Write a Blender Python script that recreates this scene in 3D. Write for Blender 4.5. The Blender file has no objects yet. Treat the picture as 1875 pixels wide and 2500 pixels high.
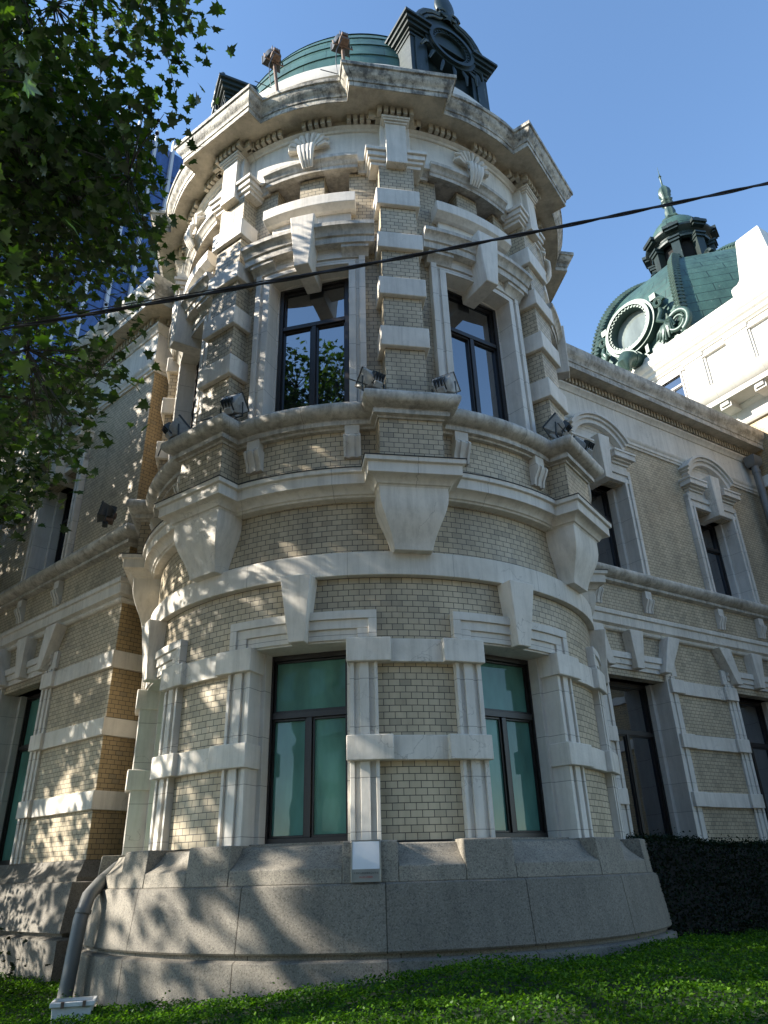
import bpy, bmesh, math, random
import numpy as np
from mathutils import Vector, Matrix

random.seed(7); RNG = np.random.default_rng(7)
R = math.radians
C = bpy.context.scene.collection
scene = bpy.context.scene

# ------------------------------------------------------------------ camera
CAM = (0.0, -10.164, 0.0)          # z = 0 is eye level
cd = bpy.data.cameras.new("camera"); cam = bpy.data.objects.new("camera", cd); C.objects.link(cam)
def cam_matrix(yaw, pitch, roll):
    f = Vector((math.sin(yaw)*math.cos(pitch), math.cos(yaw)*math.cos(pitch), math.sin(pitch)))
    r = Vector((math.cos(yaw), -math.sin(yaw), 0)); u = r.cross(f)
    r2 = r*math.cos(roll) + u*math.sin(roll); u2 = u*math.cos(roll) - r*math.sin(roll)
    m = Matrix((r2, u2, -f)).transposed().to_4x4(); m.translation = Vector(CAM); return m
cam.matrix_world = cam_matrix(0.0217640, 0.4617602, -0.0301068)
cd.sensor_fit = 'VERTICAL'; cd.sensor_height = 36.0; cd.sensor_width = 27.0
cd.lens = 1766.58/2500*36.0; cd.clip_start = 0.05; cd.clip_end = 3000
scene.camera = cam

# ------------------------------------------------------------------ sky, sun, exposure
SUN_AZ = R(263.0)       # compass angle of the sun, clockwise from +Y
SUN_EL = R(29.0)
w = bpy.data.worlds.new("World"); scene.world = w; w.use_nodes = True
nt = w.node_tree; bg = nt.nodes['Background']
sky = nt.nodes.new('ShaderNodeTexSky'); sky.sky_type = 'NISHITA'; sky.sun_disc = False
sky.sun_elevation = SUN_EL; sky.sun_rotation = SUN_AZ
sky.air_density = 1.1; sky.dust_density = 0.05; sky.ozone_density = 2.4
hs = nt.nodes.new('ShaderNodeHueSaturation'); hs.inputs['Saturation'].default_value = 1.06; nt.links.new(sky.outputs[0], hs.inputs['Color']); nt.links.new(hs.outputs[0], bg.inputs[0]); bg.inputs[1].default_value = 0.13
sd = bpy.data.lights.new("sun", 'SUN'); sun = bpy.data.objects.new("sun", sd); C.objects.link(sun)
sd.energy = 5.0; sd.angle = R(0.53); sd.color = (1.0, 0.93, 0.82)
SDIR = Vector((math.sin(SUN_AZ)*math.cos(SUN_EL), math.cos(SUN_AZ)*math.cos(SUN_EL), math.sin(SUN_EL)))
sun.rotation_euler = SDIR.to_track_quat('Z', 'Y').to_euler()
scene.view_settings.view_transform = 'Standard'; scene.view_settings.look = 'None'
scene.view_settings.exposure = 1.36; scene.view_settings.gamma = 1.0
scene.cycles.max_bounces = 6; scene.cycles.transparent_max_bounces = 8
scene.cycles.use_denoising = True

# ------------------------------------------------------------------ materials
class N:
    """small node-tree writer"""
    def __init__(s, name):
        s.m = bpy.data.materials.new(name); s.m.use_nodes = True; s.t = s.m.node_tree
        s.t.nodes.clear(); s.out = s.t.nodes.new('ShaderNodeOutputMaterial')
    def n(s, typ, ins=None, **kw):
        x = s.t.nodes.new(typ)
        for k, v in kw.items(): setattr(x, k, v)
        for k, v in (ins or {}).items():
            if hasattr(v, 'is_linked') or isinstance(v, bpy.types.NodeSocket): s.t.links.new(v, x.inputs[k])
            else: x.inputs[k].default_value = v
        return x
    def mix(s, a, b, fac, mode='MIX'):
        x = s.t.nodes.new('ShaderNodeMix'); x.data_type = 'RGBA'; x.blend_type = mode
        for sock, v in ((x.inputs[0], fac), (x.inputs[6], a), (x.inputs[7], b)):
            if isinstance(v, bpy.types.NodeSocket): s.t.links.new(v, sock)
            else: sock.default_value = v if not isinstance(v, tuple) or len(v) == 4 else (*v, 1)
        return x.outputs[2]
    def ramp(s, fac, stops):
        x = s.t.nodes.new('ShaderNodeValToRGB'); s.t.links.new(fac, x.inputs[0])
        e = x.color_ramp.elements
        while len(e) < len(stops): e.new(0.5)
        for i, (p, c) in enumerate(stops):
            e[i].position = p; e[i].color = (c, c, c, 1) if not isinstance(c, tuple) else (*c, 1)
        return x.outputs[0]
    def noise(s, vec, scale, detail=4, rough=.55, out=0):
        return s.n('ShaderNodeTexNoise', {'Vector': vec, 'Scale': scale, 'Detail': detail, 'Roughness': rough}).outputs[out]
    def mapping(s, vec, scale=(1,1,1), loc=(0,0,0)):
        return s.n('ShaderNodeMapping', {'Vector': vec, 'Scale': scale, 'Location': loc}).outputs[0]
    def finish(s, shader): s.t.links.new(shader, s.out.inputs[0]); return s.m
    def principled(s, col, rough=.6, bump=None, bstr=.3, bdist=.01, **kw):
        p = s.t.nodes.new('ShaderNodeBsdfPrincipled')
        for k, v in (('Base Color', col), ('Roughness', rough)):
            if isinstance(v, bpy.types.NodeSocket): s.t.links.new(v, p.inputs[k])
            else: p.inputs[k].default_value = (*v, 1) if isinstance(v, tuple) else v
        for k, v in kw.items(): p.inputs[k.replace('_', ' ')].default_value = v
        if bump is not None:
            b = s.n('ShaderNodeBump', {'Height': bump, 'Strength': bstr, 'Distance': bdist}); s.t.links.new(b.outputs[0], p.inputs['Normal'])
        return s.finish(p.outputs[0])

def brick_material(name, tint=(1,1,1), dark=0.0):
    a = N(name); uv = a.n('ShaderNodeUVMap').outputs[0]; pos = a.n('ShaderNodeTexCoord').outputs[3]
    wob = a.noise(uv, 5.0, 2); uvw = a.n('ShaderNodeVectorMath', {0: uv, 1: (0,0,0)}, operation='ADD')
    wsc = a.n('ShaderNodeVectorMath', {0: a.n('ShaderNodeTexNoise', {'Vector': uv, 'Scale': 3.0, 'Detail': 1}).outputs[1], 1: (.006,.004,0)}, operation='MULTIPLY').outputs[0]
    a.t.links.new(wsc, uvw.inputs[1])
    c1 = tuple(x*y for x, y in zip((.60,.50,.345), tint)); c2 = tuple(x*y for x, y in zip((.545,.45,.305), tint))
    br = a.n('ShaderNodeTexBrick', {'Vector': uvw.outputs[0], 'Color1': (*c1,1), 'Color2': (*c2,1), 'Mortar': (.055,.05,.042,1), 'Scale': 1.0,
             'Mortar Size': .0036, 'Mortar Smooth': .25, 'Bias': -.35, 'Brick Width': .112, 'Row Height': .0635}, offset=.5)
    # single darker or greener bricks
    cell = a.n('ShaderNodeTexBrick', {'Vector': uvw.outputs[0], 'Color1': (0,0,0,1), 'Color2': (1,1,1,1), 'Mortar': (0,0,0,1), 'Scale': 1.0,
             'Mortar Size': 0.0, 'Bias': 0.0, 'Brick Width': .112, 'Row Height': .0635}, offset=.5)
    pick = a.ramp(cell.outputs[0], [(.80, 0.0), (.95, 1.0)])
    col = a.mix(br.outputs[0], (.30,.265,.195), a.n('ShaderNodeMath', {0: pick, 1: .42}, operation='MULTIPLY').outputs[0])
    big = a.ramp(a.noise(pos, .9, 5, .6), [(.33, .62), (.62, 1.0)])
    col = a.mix(col, big, .8, 'MULTIPLY')
    str_ = a.ramp(a.noise(a.mapping(pos, (3.5,3.5,.35)), 1.0, 5, .65), [(.42, 1.0), (.72, .62)])
    col = a.mix(col, str_, .75, 'MULTIPLY')
    # keep mortar dark
    col = a.mix(col, (.05,.046,.04), br.outputs[1])
    h = a.n('ShaderNodeMath', {0: 1.0, 1: br.outputs[1]}, operation='SUBTRACT').outputs[0]
    h2 = a.n('ShaderNodeMath', {0: a.noise(uv, 60, 2), 1: .12, 2: h}, operation='MULTIPLY_ADD').outputs[0]
    rough = a.ramp(a.noise(pos, 4, 3), [(.3, .42), (.7, .62)])
    return a.principled(col, rough, h2, .55, .006)

def stone_material(name, base=(.79,.735,.645), dirt=.25, black=0.0, kth=.44, joint=1.05, joff=.2, streak=.3, rough=.6, bump=.18, hjoint=0, crack=.5):
    a = N(name); uv = a.n('ShaderNodeUVMap').outputs[0]; pos = a.n('ShaderNodeTexCoord').outputs[3]
    var = a.ramp(a.noise(pos, 1.3, 6, .6), [(.3, .86), (.7, 1.0)])
    col = a.mix((*base, 1), var, 1.0, 'MULTIPLY')
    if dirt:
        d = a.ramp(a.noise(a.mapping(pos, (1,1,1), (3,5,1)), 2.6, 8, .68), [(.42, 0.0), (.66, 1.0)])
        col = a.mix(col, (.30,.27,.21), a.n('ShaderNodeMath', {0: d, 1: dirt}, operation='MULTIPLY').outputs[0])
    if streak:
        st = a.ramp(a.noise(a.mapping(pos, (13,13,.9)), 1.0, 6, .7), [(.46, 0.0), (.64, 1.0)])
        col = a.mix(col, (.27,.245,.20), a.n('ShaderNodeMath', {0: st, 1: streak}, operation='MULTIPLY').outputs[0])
    if black:
        k = a.ramp(a.noise(a.mapping(pos, (2.2,2.2,3.4)), 1.7, 9, .72), [(kth, 0.0), (kth+.12, 1.0)])
        k2 = a.ramp(a.noise(a.mapping(pos, (11,11,2.0)), 1.0, 6, .7), [(.40, .35), (.56, 1.0)])
        col = a.mix(col, (.05,.045,.037), a.n('ShaderNodeMath', {0: a.n('ShaderNodeMath', {0: k, 1: k2}, operation='MULTIPLY').outputs[0], 1: black}, operation='MULTIPLY').outputs[0])
    h = a.noise(pos, 22, 6, .6)
    if crack:
        wv = a.n('ShaderNodeVectorMath', {0: pos, 1: a.n('ShaderNodeTexNoise', {'Vector': pos, 'Scale': 3.0, 'Detail': 5}).outputs[1]}, operation='ADD').outputs[0]
        ed = a.n('ShaderNodeTexVoronoi', {'Vector': wv, 'Scale': .85}, feature='DISTANCE_TO_EDGE').outputs[0]
        ln = a.ramp(ed, [(.0, 1.0), (.006, 0.0)]); ms = a.ramp(a.noise(pos, .8, 2), [(.52, 0.0), (.60, 1.0)])
        col = a.mix(col, (.16,.14,.115), a.n('ShaderNodeMath', {0: a.n('ShaderNodeMath', {0: ln, 1: ms}, operation='MULTIPLY').outputs[0], 1: crack}, operation='MULTIPLY').outputs[0])
    if hjoint:
        br = a.n('ShaderNodeTexBrick', {'Vector': a.mapping(uv, (1,1,1), (50,.13,0)), 'Color1': (1,1,1,1), 'Color2': (.95,.95,.94,1), 'Mortar': (.20,.18,.16,1), 'Scale': 1.0,
            'Mortar Size': .0030, 'Mortar Smooth': .3, 'Brick Width': 200.0, 'Row Height': hjoint}, offset=.0)
        col = a.mix(col, br.outputs[0], .85, 'MULTIPLY')
        h = a.n('ShaderNodeMath', {0: br.outputs[1], 1: -1.2, 2: h}, operation='MULTIPLY_ADD').outputs[0]
    if joint:
        br = a.n('ShaderNodeTexBrick', {'Vector': a.mapping(uv, (1,1,1), (joff,-40.0,0)), 'Color1': (1,1,1,1), 'Color2': (.94,.94,.93,1), 'Mortar': (.30,.28,.25,1), 'Scale': 1.0,
            'Mortar Size': .0025, 'Mortar Smooth': .3, 'Brick Width': joint, 'Row Height': 100.0}, offset=.5)
        col = a.mix(col, br.outputs[0], .9, 'MULTIPLY')
        h = a.n('ShaderNodeMath', {0: br.outputs[1], 1: -1.2, 2: h}, operation='MULTIPLY_ADD').outputs[0]
    return a.principled(col, rough, h, bump, .012)

def granite_material(name, base=(.275,.245,.198), joint=1.30, joff=.0):
    a = N(name); uv = a.n('ShaderNodeUVMap').outputs[0]; pos = a.n('ShaderNodeTexCoord').outputs[3]
    sp = a.n('ShaderNodeTexVoronoi', {'Vector': pos, 'Scale': 95.0}).outputs[1]
    spk = a.ramp(a.n('ShaderNodeSeparateColor', {0: sp}).outputs[0], [(0.0, .45), (.25, .85), (.8, 1.05), (1.0, 1.25)])
    col = a.mix((*base, 1), spk, .8, 'MULTIPLY')
    col = a.mix(col, a.ramp(a.noise(pos, 160, 2), [(.35, .7), (.65, 1.2)]), .7, 'MULTIPLY')
    col = a.mix(col, a.ramp(a.noise(pos, 1.1, 6, .65), [(.3, .74), (.7, 1.05)]), 1.0, 'MULTIPLY')
    st = a.ramp(a.noise(a.mapping(pos, (5,5,.5)), 1.0, 6, .7), [(.45, 1.0), (.75, .68)])
    col = a.mix(col, st, .8, 'MULTIPLY')
    h = a.noise(pos, 110, 5, .7)
    if joint:
        br = a.n('ShaderNodeTexBrick', {'Vector': a.mapping(uv, (1,1,1), (joff,-40.0,0)), 'Color1': (1,1,1,1), 'Color2': (.76,.77,.78,1), 'Mortar': (.22,.2,.17,1), 'Scale': 1.0,
            'Mortar Size': .006, 'Mortar Smooth': .3, 'Brick Width': joint, 'Row Height': 100.0}, offset=.5)
        col = a.mix(col, br.outputs[0], 1.0, 'MULTIPLY')
        h = a.n('ShaderNodeMath', {0: br.outputs[1], 1: -3.0, 2: h}, operation='MULTIPLY_ADD').outputs[0]
    return a.principled(col, .75, h, .55, .006)

def copper_material(name, base=(.050,.105,.088), seams=True, row=.27, ms=.006):
    a = N(name); uv = a.n('ShaderNodeUVMap').outputs[0]; pos = a.n('ShaderNodeTexCoord').outputs[3]
    col = a.mix((*base, 1), a.ramp(a.noise(a.mapping(pos, (1,1,.35)), 2.2, 6, .65), [(.3, .55), (.7, 1.2)]), 1.0, 'MULTIPLY')
    sp = a.ramp(a.noise(a.mapping(pos, (6,6,2)), 2.2, 7, .75), [(.60, 0.0), (.74, 1.0)])
    col = a.mix(col, (.36,.40,.35), a.n('ShaderNodeMath', {0: sp, 1: .4}, operation='MULTIPLY').outputs[0])
    h = a.noise(pos, 7, 4)
    if seams:
        br = a.n('ShaderNodeTexBrick', {'Vector': uv, 'Color1': (1,1,1,1), 'Color2': (.84,.87,.86,1), 'Mortar': (.28,.32,.3,1), 'Scale': 1.0,
            'Mortar Size': ms, 'Mortar Smooth': .2, 'Brick Width': row*3, 'Row Height': row}, offset=.5)
        col = a.mix(col, br.outputs[0], 1.0, 'MULTIPLY')
        h = a.n('ShaderNodeMath', {0: br.outputs[1], 1: -2.0, 2: h}, operation='MULTIPLY_ADD').outputs[0]
    return a.principled(col, .42, h, .35, .012, Metallic=.15)

def plain(name, col, rough=.5, noise=.25, scale=12, bump=.15, **kw):
    a = N(name); pos = a.n('ShaderNodeTexCoord').outputs[3]
    c = a.mix((*col, 1), a.ramp(a.noise(pos, scale, 5, .65), [(.3, 1-noise), (.7, 1+noise*.5)]), 1.0, 'MULTIPLY')
    return a.principled(c, rough, a.noise(pos, scale*4, 4), bump, .004, **kw)

def glass_material(name, body, ior=1.9, rough=.015, wave=.02, vary=.3):
    """window pane: a dark or filmed body under a mirror coat; slight waviness of old glazing"""
    a = N(name); pos = a.n('ShaderNodeTexCoord').outputs[3]
    c = a.mix((*body, 1), a.ramp(a.noise(a.mapping(pos, (1.5,1.5,.5)), 1.6, 4), [(.3, 1-vary), (.7, 1+vary)]), 1.0, 'MULTIPLY')
    bp = a.n('ShaderNodeBump', {'Height': a.noise(pos, 1.7, 2), 'Strength': wave, 'Distance': .1}).outputs[0]
    df = a.n('ShaderNodeBsdfDiffuse', {'Color': c}).outputs[0]
    gl = a.n('ShaderNodeBsdfGlossy', {'Roughness': rough, 'Normal': bp, 'Color': (.96,.98,1,1)}).outputs[0]
    f0 = ((ior-1)/(ior+1))**2; g = a.n('ShaderNodeNewGeometry')
    dt = a.n('ShaderNodeVectorMath', {0: g.outputs['Normal'], 1: g.outputs['Incoming']}, operation='DOT_PRODUCT').outputs['Value']
    ab = a.n('ShaderNodeMath', {0: dt}, operation='ABSOLUTE').outputs[0]
    iv = a.n('ShaderNodeMath', {0: 1.0, 1: ab}, operation='SUBTRACT').outputs[0]
    p5 = a.n('ShaderNodeMath', {0: iv, 1: 5.0}, operation='POWER').outputs[0]
    fr = a.n('ShaderNodeMath', {0: p5, 1: 1-f0, 2: f0}, operation='MULTIPLY_ADD').outputs[0]
    return a.finish(a.n('ShaderNodeMixShader', {0: fr, 1: df, 2: gl}).outputs[0])

def leaf_material(name, c_dark, c_mid, c_light, trans=.45, gloss=.06):
    a = N(name); rnd = a.n('ShaderNodeNewGeometry').outputs['Random Per Island']
    col = a.ramp(rnd, [(0.0, c_dark), (.6, c_mid), (1.0, c_light)])
    d = a.n('ShaderNodeBsdfDiffuse', {'Color': col}).outputs[0]
    tcol = a.mix(col, (1.5,1.7,.35), 1.0, 'MULTIPLY')
    t = a.n('ShaderNodeBsdfTranslucent', {'Color': tcol}).outputs[0]
    m = a.n('ShaderNodeMixShader', {0: trans, 1: d, 2: t}).outputs[0]
    g = a.n('ShaderNodeBsdfGlossy', {'Roughness': .38, 'Color': (.9,.95,.9,1)}).outputs[0]
    return a.finish(a.n('ShaderNodeMixShader', {0: gloss, 1: m, 2: g}).outputs[0])

M = {}
M['brick'] = brick_material('glazed_brick')
M['brick_warm'] = brick_material('glazed_brick_warm', (.85,.73,.54))
M['stone'] = stone_material('white_stone', dirt=.24, streak=.26, joint=0, bump=.28)
M['stone_joint'] = stone_material('white_stone_jointed', dirt=.22, streak=.26, joint=1.12, joff=.33)
M['stone_short'] = stone_material('window_stone', base=(.75,.705,.63), dirt=.2, streak=.2, joint=0, hjoint=.46)
M['ledge'] = stone_material('ledge_stone', base=(.70,.655,.575), dirt=.45, streak=.6, black=.35, joint=1.05, bump=.3)
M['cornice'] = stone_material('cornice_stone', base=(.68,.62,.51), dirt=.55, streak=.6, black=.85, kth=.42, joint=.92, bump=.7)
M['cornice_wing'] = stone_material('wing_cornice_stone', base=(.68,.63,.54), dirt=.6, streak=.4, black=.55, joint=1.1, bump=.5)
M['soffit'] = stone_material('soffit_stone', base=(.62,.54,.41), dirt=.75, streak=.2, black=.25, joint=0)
M['attic'] = stone_material('attic_stone', base=(.66,.63,.57), dirt=.2, streak=.12, joint=1.3)
M['granite'] = granite_material('granite', joff=.10)
M['granite_cope'] = granite_material('granite_coping', base=(.30,.268,.215), joint=0)
M['copper'] = copper_material('patinated_sheet', row=.40, ms=.016)
M['copper_plain'] = copper_material('patinated_casting', base=(.045,.085,.070), seams=False)
M['copper_dark'] = copper_material('dark_patina', base=(.016,.030,.029), seams=False)
M['frame'] = plain('window_frame_paint', (.020,.016,.015), .4, .2)
M['flash'] = plain('bitumen_flashing', (.02,.02,.022), .6, .4)
M['glass_low'] = glass_material('filmed_glass', (.10,.245,.195), 1.45, vary=.45)
M['glass_up'] = glass_material('dark_glass', (.006,.008,.012), 3.2)
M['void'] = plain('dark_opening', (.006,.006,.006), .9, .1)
M['lamp_grey'] = plain('floodlight_paint', (.36,.355,.335), .45, .3, 20)
M['lamp_dark'] = plain('floodlight_black', (.025,.03,.03), .4, .3, 20)
M['lens'] = glass_material('lamp_lens', (.12,.12,.11), 1.6)
M['rust'] = plain('rusty_steel', (.16,.10,.07), .7, .5, 25)
M['pipe'] = plain('painted_pipe', (.15,.15,.142), .45, .15, 6)
M['cable'] = plain('cable_sheath', (.012,.012,.014), .55, .3, 30)
M['bark'] = plain('plane_bark', (.20,.175,.13), .8, .6, 5, .5)
M['twig'] = plain('twig_bark', (.045,.038,.025), .8, .4, 8)
M['fruit'] = plain('seed_ball', (.035,.028,.015), .9, .4, 60, .8)
M['leaf'] = leaf_material('plane_leaf', (.014,.035,.007), (.029,.064,.011), (.075,.135,.02), .36, .06)
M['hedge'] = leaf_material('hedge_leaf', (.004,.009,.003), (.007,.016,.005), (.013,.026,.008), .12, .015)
M['grass'] = leaf_material('ground_cover_leaf', (.018,.052,.006), (.045,.115,.011), (.115,.22,.02), .42, .01)
M['soil'] = plain('lawn_soil', (.008,.022,.005), .95, .5, 9, .6)
M['paving'] = plain('pavement', (.105,.094,.078), .85, .25, 3, .2)
M['box_white'] = plain('light_box_paint', (.68,.67,.64), .4, .2, 10)
M['sign_frame'] = plain('sign_metal', (.40,.37,.31), .35, .15, 8, Metallic=.6)
M['sign_white'] = plain('sign_white', (.72,.73,.75), .35, .03)
M['ink'] = plain('sign_ink', (.03,.02,.02), .5, .05)
M['ink_red'] = plain('sign_red_ink', (.45,.05,.04), .5, .05)
M['glass_pale'] = glass_material('pale_oculus_glass', (.17,.20,.19), 1.6)
M['tower_copper'] = copper_material('tower_dome_sheet', base=(.075,.155,.132))
M['wall_grey'] = plain('rendered_wall', (.30,.28,.25), .8, .2, 2)
M['wall_buff'] = plain('buff_wall', (.34,.25,.17), .8, .2, 2)
M['tower_glass'] = glass_material('curtain_glass', (.025,.065,.21), 1.8, .05, .01)
M['fin'] = plain('aluminium_fin', (.35,.40,.48), .4, .1, 3)
M['spandrel'] = plain('spandrel_panel', (.008,.015,.04), .3, .1, 3)

# ------------------------------------------------------------------ mesh building
class MB:
    def __init__(s): s.v = []; s.f = []; s.uv = []; s.mi = []; s.mats = []; s.cur = 0
    def mat(s, key):
        m = M[key]
        if m not in s.mats: s.mats.append(m)
        s.cur = s.mats.index(m); return s
    def face(s, pts, uvs=None):
        i = len(s.v); s.v.extend(tuple(p) for p in pts); s.f.append(tuple(range(i, i+len(pts))))
        s.uv.append(uvs or [(p[0]+p[1], p[2]) for p in pts]); s.mi.append(s.cur)
    def fidx(s, idx, uvs=None):
        s.f.append(tuple(idx)); s.uv.append(uvs or [(s.v[i][0]+s.v[i][1], s.v[i][2]) for i in idx]); s.mi.append(s.cur)
    def build(s, name, mat=None, parent=None, bevel=0, smooth=32, label=None):
        me = bpy.data.meshes.new(name); me.from_pydata(s.v, [], s.f)
        if mat: me.materials.append(M[mat])
        else:
            for m in s.mats: me.materials.append(m)
            me.polygons.foreach_set('material_index', s.mi)
        ul = me.uv_layers.new(name='UVMap')
        ul.data.foreach_set('uv', [c for f in s.uv for p in f for c in p])
        bm = bmesh.new(); bm.from_mesh(me); bmesh.ops.remove_doubles(bm, verts=bm.verts, dist=2e-4)
        bmesh.ops.recalc_face_normals(bm, faces=bm.faces); bm.to_mesh(me); bm.free()
        if smooth:
            me.polygons.foreach_set('use_smooth', [True]*len(me.polygons)); me.set_sharp_from_angle(angle=R(smooth))
        o = bpy.data.objects.new(name, me); C.objects.link(o)
        if parent: o.parent = parent
        if bevel:
            b = o.modifiers.new('edge', 'BEVEL'); b.width = bevel; b.segments = 2; b.limit_method = 'ANGLE'; b.angle_limit = R(40)
        if label: o['label'] = label
        return o

def empty(name, loc=(0,0,0), label=None, cat=None, group=None, kind=None, parent=None):
    o = bpy.data.objects.new(name, None); o.location = loc; C.objects.link(o); tag(o, label, cat, group, kind)
    if parent: o.parent = parent
    return o
def tag(o, label=None, cat=None, group=None, kind=None):
    for k, v in (('label', label), ('category', cat), ('group', group), ('kind', kind)):
        if v: o[k] = v
    return o

def box(mb, F, a0, a1, b0, b1, z0, z1, skip=''):
    """box in a local frame F(a, b, z) -> world"""
    p = lambda a, b, z: F(a, b, z)
    if 'f' not in skip: mb.face([p(a0,b1,z0), p(a1,b1,z0), p(a1,b1,z1), p(a0,b1,z1)], [(a0,z0),(a1,z0),(a1,z1),(a0,z1)])
    if 'k' not in skip: mb.face([p(a1,b0,z0), p(a0,b0,z0), p(a0,b0,z1), p(a1,b0,z1)], [(a1,z0),(a0,z0),(a0,z1),(a1,z1)])
    if 'l' not in skip: mb.face([p(a0,b0,z0), p(a0,b1,z0), p(a0,b1,z1), p(a0,b0,z1)], [(b0,z0),(b1,z0),(b1,z1),(b0,z1)])
    if 'r' not in skip: mb.face([p(a1,b1,z0), p(a1,b0,z0), p(a1,b0,z1), p(a1,b1,z1)], [(b1,z0),(b0,z0),(b0,z1),(b1,z1)])
    if 't' not in skip: mb.face([p(a0,b1,z1), p(a1,b1,z1), p(a1,b0,z1), p(a0,b0,z1)], [(a0,b1),(a1,b1),(a1,b0),(a0,b0)])
    if 'b' not in skip: mb.face([p(a0,b0,z0), p(a1,b0,z0), p(a1,b1,z0), p(a0,b1,z0)], [(a0,b0),(a1,b0),(a1,b1),(a0,b1)])

def prism(mb, F, outline, b0, b1, b1top=None, ztop=None):
    """outline [(a, z)] extruded from depth b0 to b1; optional lean: front depth runs b1 (lowest z) -> b1top (ztop)"""
    n = len(outline); zs = [z for _, z in outline]; zl, zh = min(zs), max(zs)
    fr = [F(a, b1 if b1top is None else b1+(b1top-b1)*(z-zl)/(zh-zl), z) for a, z in outline]; bk = [F(a, b0, z) for a, z in outline]
    mb.face(fr, [(a, z) for a, z in outline]); mb.face(bk[::-1], [(a, z) for a, z in outline[::-1]])
    for i in range(n):
        j = (i+1) % n; mb.face([fr[i], bk[i], bk[j], fr[j]], [(b1, outline[i][1]), (b0, outline[i][1]), (b0, outline[j][1]), (b1, outline[j][1])])

def sweep(mb, path, prof, cap=True, closed=False, u0=0.0):
    """profile [(out, z)] swept along path [(x, y)] with mitred corners; outward is to the right of travel"""
    n = len(path); off = []
    for i in range(n):
        pa = path[i-1] if (i > 0 or closed) else None; pb = path[(i+1) % n] if (i < n-1 or closed) else None
        ns = []
        for q0, q1 in ((pa, path[i]), (path[i], pb)):
            if q0 is None or q1 is None: continue
            d = Vector((q1[0]-q0[0], q1[1]-q0[1])); d.normalize(); ns.append(Vector((d.y, -d.x)))
        if len(ns) == 1: off.append(ns[0])
        else:
            m = ns[0]+ns[1]; m.normalize(); c = max(.25, m.dot(ns[0])); off.append(m/c)
    base = len(mb.v); k = len(prof); us = [u0]
    for i in range(1, n+1):
        a, b = path[i-1], path[i % n]; us.append(us[-1]+math.hypot(b[0]-a[0], b[1]-a[1]))
    vs = [prof[0][1]]
    for j in range(1, k): vs.append(vs[-1]+math.hypot(prof[j][0]-prof[j-1][0], prof[j][1]-prof[j-1][1]))
    for i in range(n):
        for o, z in prof: mb.v.append((path[i][0]+off[i].x*o, path[i][1]+off[i].y*o, z))
    for i in range(n if closed else n-1):
        i2 = (i+1) % n
        for j in range(k-1):
            mb.fidx((base+i*k+j, base+i2*k+j, base+i2*k+j+1, base+i*k+j+1), [(us[i],vs[j]),(us[i+1],vs[j]),(us[i+1],vs[j+1]),(us[i],vs[j+1])])
    if cap and not closed and k > 2:
        mb.fidx([base+j for j in range(k)][::-1], [(o, z) for o, z in prof][::-1]); mb.fidx([base+(n-1)*k+j for j in range(k)], [(o, z) for o, z in prof])

def tube(mb, pts, rad, seg=6, capends=True):
    """tube along 3-D points, rad a number or list"""
    pts = [Vector(p) for p in pts]; n = len(pts); rr = rad if isinstance(rad, (list, tuple)) else [rad]*n
    base = len(mb.v); up = Vector((0,0,1)); prev = None; L = 0
    for i, p in enumerate(pts):
        t = (pts[min(i+1, n-1)]-pts[max(i-1, 0)]).normalized()
        if prev is None:
            a = t.cross(up)
            if a.length < .05: a = t.cross(Vector((1,0,0)))
            a.normalize()
        else: a = (prev - t*prev.dot(t)).normalized()
        b = t.cross(a); prev = a
        for s in range(seg):
            an = 2*math.pi*s/seg; mb.v.append(tuple(p+(a*math.cos(an)+b*math.sin(an))*rr[i]))
    for i in range(n-1):
        for s in range(seg):
            s2 = (s+1) % seg; mb.fidx((base+i*seg+s, base+i*seg+s2, base+(i+1)*seg+s2, base+(i+1)*seg+s))
    if capends:
        mb.fidx([base+s for s in range(seg)][::-1]); mb.fidx([base+(n-1)*seg+s for s in range(seg)])

def lathe(mb, prof, cx=0, cy=0, seg=32, squash=None, jag=None):
    """profile [(r, z)] revolved about a vertical axis"""
    base = len(mb.v); k = len(prof); vs = [0]
    for j in range(1, k): vs.append(vs[-1]+math.hypot(prof[j][0]-prof[j-1][0], prof[j][1]-prof[j-1][1]))
    rm = max(r for r, _ in prof)
    for s in range(seg):
        an = 2*math.pi*s/seg
        for r, z in prof:
            rr = r*(1+(jag[1]*math.cos(jag[0]*an) if jag else 0)); mb.v.append((cx+rr*math.sin(an), cy-rr*math.cos(an), z))
    for s in range(seg):
        s2 = (s+1) % seg
        for j in range(k-1):
            u0, u1 = s/seg*2*math.pi*rm, (s+1)/seg*2*math.pi*rm
            mb.fidx((base+s*k+j, base+s2*k+j, base+s2*k+j+1, base+s*k+j+1), [(u0,vs[j]),(u1,vs[j]),(u1,vs[j+1]),(u0,vs[j+1])])

def ring(mb, F, ca, cz, r0, r1, b0, b1, seg=36, a0=0.0, a1=360.0, ez=1.0):
    """flat ring (architrave of a round opening) in frame F; r0 inner, r1 outer"""
    full = abs(a1-a0-360) < 1e-6; n = seg+1
    P = []
    for i in range(n):
        t = R(a0+(a1-a0)*i/seg); c, s = math.cos(t), math.sin(t)*ez
        P.append([F(ca+r0*c, b0, cz+r0*s), F(ca+r0*c, b1, cz+r0*s), F(ca+r1*c, b1, cz+r1*s), F(ca+r1*c, b0, cz+r1*s)])
    for i in range(seg):
        for j in range(4):
            k = (j+1) % 4; mb.face([P[i][j], P[i+1][j], P[i+1][k], P[i][k]], [(i*.1,j*.1),(i*.1+.1,j*.1),(i*.1+.1,j*.1+.1),(i*.1,j*.1+.1)])
    if not full: mb.face(P[0]); mb.face(P[-1][::-1])

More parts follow.
